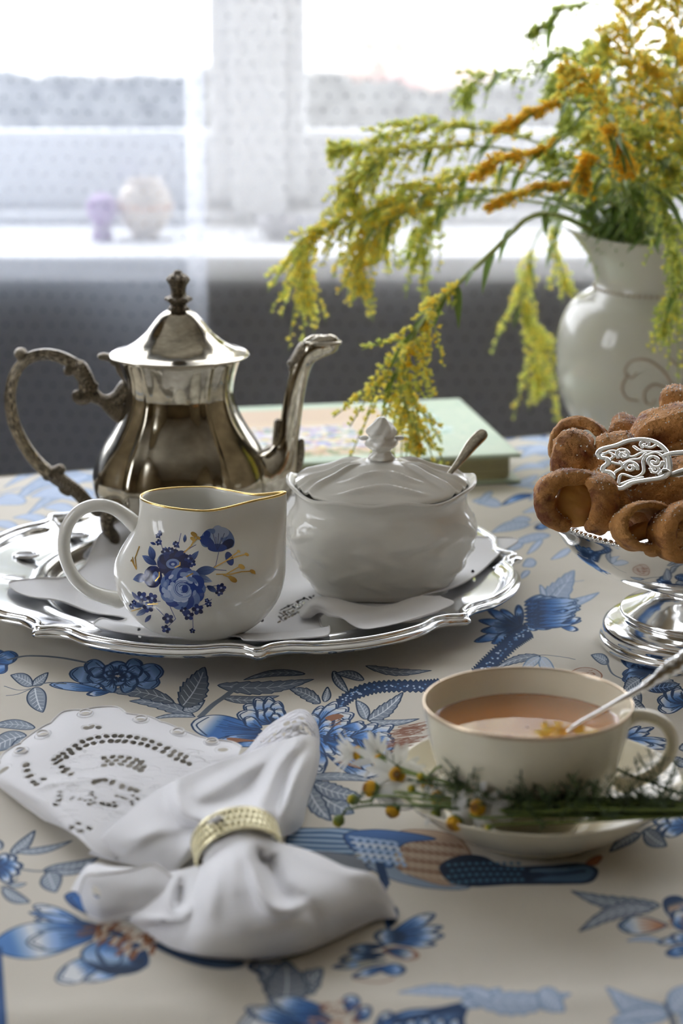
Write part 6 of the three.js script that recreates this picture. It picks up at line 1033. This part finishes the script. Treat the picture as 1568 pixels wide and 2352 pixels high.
// ---------- lace napkin and its ring ----------
{
  const org = spot(545, 1960, 0), o = thing('napkin', 'white linen napkin with cutwork lace corners, gathered through a gold ring', 'napkin', org);
  const P = (x, y, h = 0) => spot(x, y, h + 0.0014).sub(org);
  const bx = { x0: -0.19, x1: 0.03, d0: 0.9, d1: 1.17 }, hL = 0.009;
  const Q = (x, y, h = hL) => { const v = spot(x, y, h); return [v.x, v.z]; };
  const linenBump = noiseTex(256, (x, y) => 0.5 + 0.4 * tile(fbm, x, y, 4, 6) + 0.1 * Math.sin(y * TAU * 60));
  const ell = (c, x, y, rx, ry, a = 0, h = hL) => { const [X, Y] = Q(x, y, h), [E] = Q(x + rx, y, h), [, F] = Q(x, y + ry, h); c.beginPath(); c.ellipse(X, Y, Math.abs(E - X), Math.abs(F - Y), a, 0, TAU); };
  const EYES = [[47, 1722], [98, 1682], [196, 1634], [323, 1648], [409, 1677], [486, 1700], [8, 1760], [512, 1726]];
  const draw = (c, relief) => {
    reseed(44);
    const hole = (x, y, rx, ry, a = 0) => { if (relief) { c.fillStyle = '#fff'; ell(c, x, y, rx * 1.5, ry * 1.55, a); c.fill(); } c.fillStyle = '#000'; ell(c, x, y, rx, ry, a); c.fill(); };
    for (const [x, y] of EYES) { if (relief) { c.fillStyle = '#fff'; ell(c, x, y, 19, 12); c.fill(); } c.fillStyle = '#000'; ell(c, x, y, 11.5, 6); c.fill(); }
    const net = (pts, rows, wid) => { const s = spline(pts); for (let r = 0; r < rows; r++) { let len = 0; for (let i = 1; i < pts.length; i++) len += Math.hypot(pts[i][0] - pts[i - 1][0], pts[i][1] - pts[i - 1][1]); const n = Math.max(2, Math.round(len / 17)); for (let i = 0; i < n; i++) { const p = s((i + 0.5 + (r % 2) * 0.5) / (n + 0.5)); hole(p.x + rr(-1.5, 1.5), p.y + (r - (rows - 1) / 2) * wid, rr(6.2, 7.8), rr(4.2, 5.2), rr(-0.3, 0.3)); } } };
    net([[118, 1755], [150, 1735], [195, 1708], [250, 1698], [300, 1700], [350, 1712], [400, 1735], [440, 1752]], 2, 12);
    net([[135, 1765], [150, 1772], [170, 1782]], 2, 9);
    net([[190, 1674], [215, 1670], [240, 1675]], 1, 6);
    net([[230, 1756], [270, 1750], [310, 1756], [335, 1768]], 3, 9);
    net([[56, 1770], [68, 1785], [82, 1802]], 2, 9); hole(60, 1758, 8, 6); hole(84, 1806, 7, 5); hole(100, 1792, 7, 4);
    net([[210, 1806], [240, 1800], [290, 1815], [330, 1820]], 1, 7);
    for (const [x, y] of [[206, 1853], [236, 1850], [250, 1851], [264, 1852], [180, 1898], [184, 1915], [165, 1908], [128, 1856], [205, 1906]]) hole(x, y, rr(5, 7.5), rr(3, 4.6), rr(-0.5, 0.5));
    for (let i = 0; i < 26; i++) hole(rr(130, 320), rr(1826, 1850) + 0 * i, rr(3, 6), rr(1.5, 2.6), rr(-0.4, 0.4));
    if (relief) { for (let i = 0; i < 240; i++) { const x = rr(110, 470), y = rr(1722, 1890); c.strokeStyle = rnd() < 0.5 ? '#fff' : '#555'; c.lineWidth = 0.0005; c.beginPath(); c.moveTo(...Q(x, y)); c.quadraticCurveTo(...Q(x + 16, y - 4), ...Q(x + rr(20, 44), y + rr(-3, 6))); c.stroke(); } }
  };
  const alpha = texOf(clothCanvas(bx.x0, bx.x1, bx.d0, bx.d1, 1650, (c) => draw(c, false)), false);
  const bump = texOf(clothCanvas(bx.x0, bx.x1, bx.d0, bx.d1, 1400, (c) => { c.fillStyle = '#888'; c.fillRect(-1, -2, 3, 3); draw(c, true); }), false);
  const lace = phy({ color: rgb(0.81, 0.81, 0.83), roughness: 0.88, alphaMap: alpha, alphaTest: 0.5, bumpMap: bump, bumpScale: 0.0011, side: THREE.DoubleSide });
  const cloth = phy({ color: rgb(0.82, 0.82, 0.84), roughness: 0.8, bumpMap: linenBump, bumpScale: 0.0004, sheen: 0.25, sheenRoughness: 0.4, sheenColor: rgb(1, 1, 1), side: THREE.DoubleSide });
  const uvPlan = (u, v, [x, y, z]) => { const X = x + org.x, D = -(z + org.z); return [(X - bx.x0) / (bx.x1 - bx.x0), (D - bx.d0) / (bx.d1 - bx.d0)]; };
  // ridges and hollows drawn along lines in the picture, as folds of the cloth
  const R = (pts, h, w) => { const s = spline(pts), list = Array.from({ length: 30 }, (_, i) => { const q = s(i / 29); return [q.x, q.y]; }); return (x, y) => { let m = 1e9, e = 1; list.forEach(([a, b], i) => { const d = Math.hypot(x - a, (y - b) * 1.0); if (d < m) { m = d; e = Math.sin(Math.PI * clamp((i + 1) / 31)); } }); return h * Math.pow(e, 0.5) * Math.exp(-((m / w) ** 2)); }; };
  // a net given as rows of [px, py, height]; ridges move the cloth up where they pass
  function fold(rows, ridges, nu, nv) {
    const f = rowsNet(rows.map((r) => r.map(([x, y, h]) => V(x, y, h * 10000))));
    return (u, v) => { const q = f(u, v), x = q.x, y = q.y; let h = q.z / 10000; for (const r of ridges) h += r(x, y); return P(x, y, Math.max(0.0004, h)); };
  }
  // lace panel at the back left, its left edge rolled down to the table
  const laceF = fold([
    [[105, 1886, 0.001], [40, 1838, 0.001], [-14, 1790, 0.0015], [-6, 1748, 0.003], [28, 1716, 0.004], [62, 1694, 0.0045], [122, 1650, 0.005], [165, 1630, 0.005], [262, 1624, 0.005], [300, 1640, 0.005], [360, 1650, 0.005], [440, 1686, 0.005], [520, 1702, 0.006], [556, 1712, 0.008]],
    [[150, 1905, 0.007], [92, 1850, 0.008], [30, 1800, 0.008], [36, 1755, 0.0075], [70, 1722, 0.0075], [110, 1700, 0.0075], [160, 1670, 0.0075], [205, 1655, 0.0075], [275, 1652, 0.0075], [315, 1668, 0.008], [370, 1682, 0.008], [440, 1712, 0.008], [505, 1728, 0.009], [548, 1732, 0.010]],
    [[185, 1928, 0.009], [150, 1872, 0.0095], [100, 1830, 0.009], [105, 1785, 0.008], [140, 1755, 0.008], [175, 1735, 0.008], [215, 1715, 0.008], [255, 1702, 0.008], [300, 1702, 0.008], [335, 1712, 0.008], [390, 1728, 0.008], [440, 1745, 0.008], [490, 1755, 0.008], [545, 1752, 0.008]],
    [[215, 1955, 0.006], [205, 1920, 0.008], [190, 1880, 0.009], [200, 1840, 0.009], [225, 1812, 0.009], [255, 1795, 0.009], [285, 1785, 0.009], [310, 1780, 0.008], [340, 1780, 0.008], [370, 1785, 0.008], [410, 1790, 0.007], [450, 1790, 0.007], [500, 1785, 0.007], [550, 1780, 0.007]],
    [[260, 1975, 0.003], [270, 1955, 0.005], [280, 1930, 0.006], [300, 1900, 0.006], [320, 1880, 0.006], [340, 1870, 0.006], [360, 1865, 0.006], [375, 1865, 0.006], [395, 1865, 0.006], [420, 1865, 0.006], [450, 1860, 0.006], [480, 1855, 0.006], [520, 1850, 0.006], [560, 1840, 0.006]]],
    [R([[110, 1840], [160, 1800], [230, 1790], [330, 1812]], 0.0008, 8), R([[85, 1812], [120, 1800], [170, 1792]], 0.0014, 6)], 0, 0);
  const scal = (u) => Math.abs(Math.sin(u * Math.PI * 9));
  const LP = part(o, 'lace_corner', grid(150, 50, (u, v) => { const k = (1 - v) ** 6, e = laceF(u, v), e2 = laceF(u, v + 0.06); return e.lerp(e2, (1 - Math.pow(scal(u), 0.6)) * k * (u > 0.18 ? 0.9 : 0)); }, uvPlan), lace, 'openwork lace corner with eyelets');
  const hemPts = Array.from({ length: 150 }, (_, i) => { const u = i / 149, a = laceF(u, 0), b = laceF(u, 0.06); return a.lerp(b, (1 - Math.pow(scal(u), 0.6)) * (u > 0.18 ? 0.9 : 0)).add(V(0, 0.0002, 0)); });
  part(LP, 'stitched_edge', sweep(hemPts, 0.00055, { seg: 300, sides: 6, up: V(0, 1, 0) }), M.linen);
  part(LP, 'eyelets', merge(EYES.slice(0, 6).map(([x, y]) => { const v = P(x, y, 0.0085), [X] = Q(x, y), [E] = Q(x + 13.5, y); return new THREE.TorusGeometry(E - X, 0.0005, 6, 24).rotateX(Math.PI / 2).scale(1, 1, 1.35).translate(v.x, v.y - 0.0004, v.z); })), M.linen);
  // the second lace edge, rolled up into a cone at the back right
  const roll = fold([
    [[556, 1732, 0.002], [575, 1712, 0.006], [600, 1682, 0.013], [640, 1650, 0.019], [690, 1628, 0.022], [722, 1650, 0.019], [734, 1690, 0.009], [733, 1730, 0.001]],
    [[540, 1738, 0.004], [575, 1722, 0.010], [610, 1695, 0.016], [650, 1668, 0.021], [690, 1650, 0.0235], [716, 1672, 0.020], [728, 1702, 0.011], [728, 1740, 0.002]],
    [[530, 1748, 0.006], [575, 1732, 0.012], [620, 1712, 0.017], [660, 1695, 0.0205], [690, 1685, 0.021], [712, 1695, 0.018], [724, 1716, 0.011], [724, 1750, 0.002]],
    [[520, 1775, 0.004], [575, 1760, 0.009], [630, 1745, 0.012], [665, 1735, 0.014], [690, 1728, 0.014], [708, 1735, 0.012], [716, 1750, 0.007], [716, 1775, 0.001]]],
    [R([[600, 1700], [650, 1672], [700, 1660]], 0.0012, 7)]);
  const alpha2 = texOf(canvasOf(512, 256, (c, w, h) => { c.fillStyle = '#fff'; c.fillRect(0, 0, w, h); c.fillStyle = '#000'; reseed(61); for (const [x, y, a, b] of [[235, 175, 16, 16], [262, 160, 12, 9], [300, 172, 15, 8], [330, 120, 20, 17], [295, 118, 13, 10], [360, 112, 16, 12], [180, 150, 10, 9], [210, 118, 11, 8], [150, 120, 9, 6], [390, 160, 8, 8]]) { c.beginPath(); c.ellipse(x, y, a * 0.8, b, 0.4, 0, TAU); c.fill(); } for (let i = 0; i < 40; i++) { c.beginPath(); c.ellipse(rr(90, 420), rr(60, 190), rr(2, 4), rr(2, 5), rr(0, 3), 0, TAU); c.fill(); } }), false);
  const bump2 = noiseTex(128, (x, y) => 0.5 + 0.5 * tile(fbm, x, y, 7, 9), false, [2, 2]);
  part(o, 'rolled_lace_edge', grid(70, 26, roll), phy({ color: rgb(0.81, 0.81, 0.85), roughness: 0.88, alphaMap: alpha2, alphaTest: 0.5, bumpMap: bump2, bumpScale: 0.003, side: THREE.DoubleSide }), 'rolled openwork lace edge');
  // the ring leans towards the camera; the cloth passes through it as a round bundle
  const RING = { c: spot(545, 1948, 0.0172), r: 0.0190, hw: 0.0060 }, ringTurn = new THREE.Euler(0.42, 0.24, 0.0, 'YXZ');
  const bundle = (deg, z, k = 0.8) => { const a = deg * Math.PI / 180, v = V(RING.r * k * Math.cos(a), RING.r * k * Math.sin(a), z).applyEuler(ringTurn).add(RING.c); v.y = Math.max(v.y, T + 0.0016); const d = V(v.x, v.y - T - EYE, -v.z), f = d.z * Math.cos(PITCH) - d.y * Math.sin(PITCH), w = d.y * Math.cos(PITCH) + d.z * Math.sin(PITCH); return [W / 2 + FOCAL * d.x / f, H / 2 - FOCAL * w / f, v.y - T - 0.0014]; };
  const around = (n, a0, a1, z, k) => Array.from({ length: n }, (_, i) => bundle(lerp(a0, a1, i / (n - 1)), z, k));
  // plain back half, spreading from the ring to the lace
  const backF = fold([
    [[203, 1962, 0.001], [255, 1905, 0.010], [330, 1840, 0.0135], [410, 1790, 0.015], [500, 1752, 0.016], [575, 1728, 0.0165], [650, 1702, 0.0195], [700, 1690, 0.021], [727, 1698, 0.016], [733, 1735, 0.001]],
    [[260, 1978, 0.001], [300, 1925, 0.011], [365, 1868, 0.014], [435, 1822, 0.014], [510, 1785, 0.014], [575, 1762, 0.014], [640, 1745, 0.016], [690, 1735, 0.019], [718, 1740, 0.016], [726, 1775, 0.001]],
    [[330, 1992, 0.001], [365, 1945, 0.010], [415, 1895, 0.013], [470, 1858, 0.015], [525, 1828, 0.014], [575, 1810, 0.013], [625, 1800, 0.015], [670, 1795, 0.018], [700, 1800, 0.014], [706, 1835, 0.001]],
    [[395, 2004, 0.001], [415, 1965, 0.009], [445, 1925, 0.016], [485, 1892, 0.0205], [530, 1868, 0.0225], [575, 1856, 0.022], [615, 1853, 0.020], [648, 1858, 0.018], [674, 1876, 0.011], [684, 1905, 0.001]],
    around(10, 205, -25, -0.0075, 0.8), around(10, 205, -25, 0.001, 0.78)],
    [R([[405, 1795], [410, 1840], [428, 1868], [470, 1882], [520, 1880]], 0.0075, 20), R([[430, 1905], [480, 1898], [540, 1890]], -0.003, 14), R([[440, 1840], [520, 1800], [600, 1750], [640, 1722]], 0.0032, 20), R([[450, 1868], [520, 1850], [590, 1820]], -0.0042, 22), R([[690, 1700], [640, 1760], [605, 1830], [590, 1870]], 0.0055, 18), R([[660, 1790], [640, 1840], [625, 1890]], -0.003, 12), R([[700, 1740], [672, 1800], [650, 1870]], 0.003, 10), R([[300, 1940], [360, 1910], [430, 1905]], 0.002, 16)]);
  part(o, 'back_fold', sheet(130, 90, backF, 0.0005), cloth);
  // plain front half, puffed up in front of the ring
  const frontF = fold([
    around(9, 205, -25, 0.001, 0.78), around(9, 205, -25, 0.0066, 0.84),
    [[450, 2004, 0.008], [482, 1972, 0.018], [520, 1954, 0.0245], [556, 1946, 0.0268], [596, 1948, 0.026], [640, 1950, 0.0225], [690, 1950, 0.019], [724, 1968, 0.010], [720, 1990, 0.0]],
    [[440, 2040, 0.010], [470, 2012, 0.021], [515, 1992, 0.027], [560, 1986, 0.0275], [610, 1990, 0.024], [668, 1985, 0.0225], [740, 1980, 0.0195], [800, 1998, 0.013], [822, 2032, 0.0]],
    [[430, 2090, 0.010], [465, 2070, 0.021], [520, 2055, 0.0265], [575, 2050, 0.027], [635, 2052, 0.026], [700, 2045, 0.0245], [775, 2032, 0.021], [852, 2010, 0.0152], [893, 2066, 0.0005]],
    [[424, 2140, 0.0075], [464, 2140, 0.0165], [525, 2132, 0.0205], [590, 2128, 0.021], [655, 2122, 0.0205], [722, 2108, 0.0185], [790, 2088, 0.015], [858, 2060, 0.0105], [904, 2092, 0.0005]],
    [[421, 2170, 0.003], [465, 2180, 0.007], [532, 2182, 0.0095], [600, 2180, 0.0095], [668, 2168, 0.009], [735, 2146, 0.008], [802, 2120, 0.006], [862, 2096, 0.004], [910, 2104, 0.0003]],
    [[420, 2182, 0.0], [465, 2197, 0.0], [540, 2203, 0.0], [612, 2203, 0.0], [682, 2192, 0.0], [748, 2168, 0.0], [810, 2138, 0.0], [866, 2114, 0.0], [912, 2110, 0.0]]],
    [R([[566, 1955], [582, 1995], [598, 2050], [622, 2085], [655, 2092], [690, 2080]], 0.0058, 13), R([[612, 1965], [625, 2010], [645, 2050], [680, 2065]], -0.0085, 24), R([[548, 1950], [540, 2000], [545, 2060]], 0.0022, 24), R([[505, 1975], [490, 2040], [478, 2110]], 0.003, 26), R([[700, 2075], [725, 2110], [735, 2150]], -0.002, 22), R([[680, 1960], [760, 1995], [845, 2010]], 0.002, 18), R([[590, 1955], [600, 1990]], -0.004, 9)]);
  part(o, 'front_fold', sheet(130, 110, frontF, 0.0005), cloth);
  // gathered cloth between the front half and the turned-up corner
  const midF = fold([
    [[350, 2020, 0.002], [390, 2005, 0.006], [425, 1998, 0.007], [450, 1990, 0.010], [475, 1985, 0.012]],
    [[330, 2060, 0.004], [385, 2030, 0.0105], [418, 2012, 0.0125], [442, 2008, 0.014], [475, 2010, 0.018]],
    [[310, 2095, 0.004], [372, 2082, 0.009], [405, 2072, 0.010], [432, 2065, 0.013], [470, 2060, 0.019]],
    [[300, 2112, 0.002], [355, 2122, 0.006], [395, 2125, 0.008], [430, 2125, 0.011], [465, 2125, 0.016]],
    [[296, 2115, 0.0], [340, 2145, 0.0], [380, 2172, 0.0], [425, 2188, 0.0], [468, 2194, 0.002]]],
    [R([[408, 2008], [398, 2040], [392, 2075], [400, 2098], [425, 2092], [448, 2060]], 0.003, 9), R([[418, 2035], [412, 2062], [420, 2080]], -0.002, 12), R([[310, 2105], [360, 2112], [420, 2110], [450, 2080]], 0.0025, 9), R([[340, 2125], [400, 2140]], -0.002, 10)]);
  part(o, 'side_gather', sheet(60, 60, midF, 0.0005), cloth);
  // turned-up corner with one eyelet, standing on its edge
  const alpha3 = texOf(canvasOf(512, 512, (c) => { c.fillStyle = '#fff'; c.fillRect(0, 0, 512, 512); c.fillStyle = '#000'; c.beginPath(); c.ellipse(124, 236, 22, 46, 0, 0, TAU); c.fill(); }), false);
  const tailMat = phy({ color: rgb(0.82, 0.82, 0.84), roughness: 0.8, alphaMap: alpha3, alphaTest: 0.5, side: THREE.DoubleSide });
  const tail = fold([
    [[162, 2044, 0.002], [194, 1992, 0.0105], [220, 1983, 0.0125], [258, 1990, 0.0135], [316, 1992, 0.0142], [356, 1984, 0.0145], [400, 2014, 0.010]],
    [[182, 2052, 0.006], [198, 2012, 0.0135], [225, 2008, 0.015], [262, 2004, 0.0155], [310, 1996, 0.0155], [352, 1986, 0.0155], [405, 2022, 0.011]],
    [[186, 2066, 0.005], [206, 2045, 0.011], [238, 2042, 0.0125], [275, 2040, 0.013], [315, 2036, 0.013], [356, 2030, 0.013], [402, 2048, 0.010]],
    [[194, 2088, 0.003], [218, 2082, 0.007], [248, 2080, 0.008], [284, 2076, 0.0085], [320, 2072, 0.0085], [358, 2066, 0.0085], [394, 2072, 0.008]],
    [[206, 2106, 0.0005], [232, 2116, 0.001], [258, 2112, 0.002], [290, 2104, 0.0035], [325, 2100, 0.004], [360, 2096, 0.004], [386, 2090, 0.005]]],
    []);
  const TL = part(o, 'turned_corner', grid(70, 60, tail), tailMat, 'turned-up corner with a single eyelet');
  const edge = (v, n = 50) => Array.from({ length: n }, (_, i) => tail(i / (n - 1), v));
  part(TL, 'hem', merge([sweep(edge(0.26), 0.0007, { seg: 80, sides: 8 }), sweep(edge(1), 0.0009, { seg: 80, sides: 8 })]), M.linen);
  // the ring
  const rO = RING.r, ring = thing('napkin_ring', 'gold filigree napkin ring round the white napkin', 'napkin ring', RING.c);
  ring.rotation.copy(ringTurn);
  const hw = RING.hw, gold = std({ color: rgb(0.97, 0.90, 0.60), metalness: 1, roughness: 0.22 });
  const tube = (r) => grid(96, 6, (u, v) => { const a = u * TAU; return [r * Math.cos(a), r * Math.sin(a), lerp(-hw, hw, v)]; });
  part(ring, 'band', merge([tube(rO - 0.0009), tube(rO - 0.0003)]), std({ color: rgb(0.42, 0.36, 0.18), metalness: 1, roughness: 0.5 }));
  const edges = [-hw, hw].map((z) => new THREE.TorusGeometry(rO, 0.0007, 8, 120).translate(0, 0, z));
  part(ring, 'edge_wire', merge(edges), gold);
  const fil = [];
  for (let k = 0; k < 46; k++) { const a = k / 46 * TAU; for (const [z, r, s] of [[-0.0034, 0.0017, 0], [0, 0.0015, 0.5], [0.0034, 0.0017, 0]]) { const b = a + s * TAU / 46; fil.push(new THREE.TorusGeometry(r, 0.0006, 6, 14).rotateY(Math.PI / 2).rotateZ(0).translate(rO + 0.0001, 0, z).rotateZ(b)); } fil.push(ball(0.0006, 1, 1, 1, 1).translate(rO + 0.0003, 0, 0).rotateZ(a)); }
  part(ring, 'filigree', merge(fil), gold, 'openwork filigree of small loops');
}
renderer.render(scene, camera);
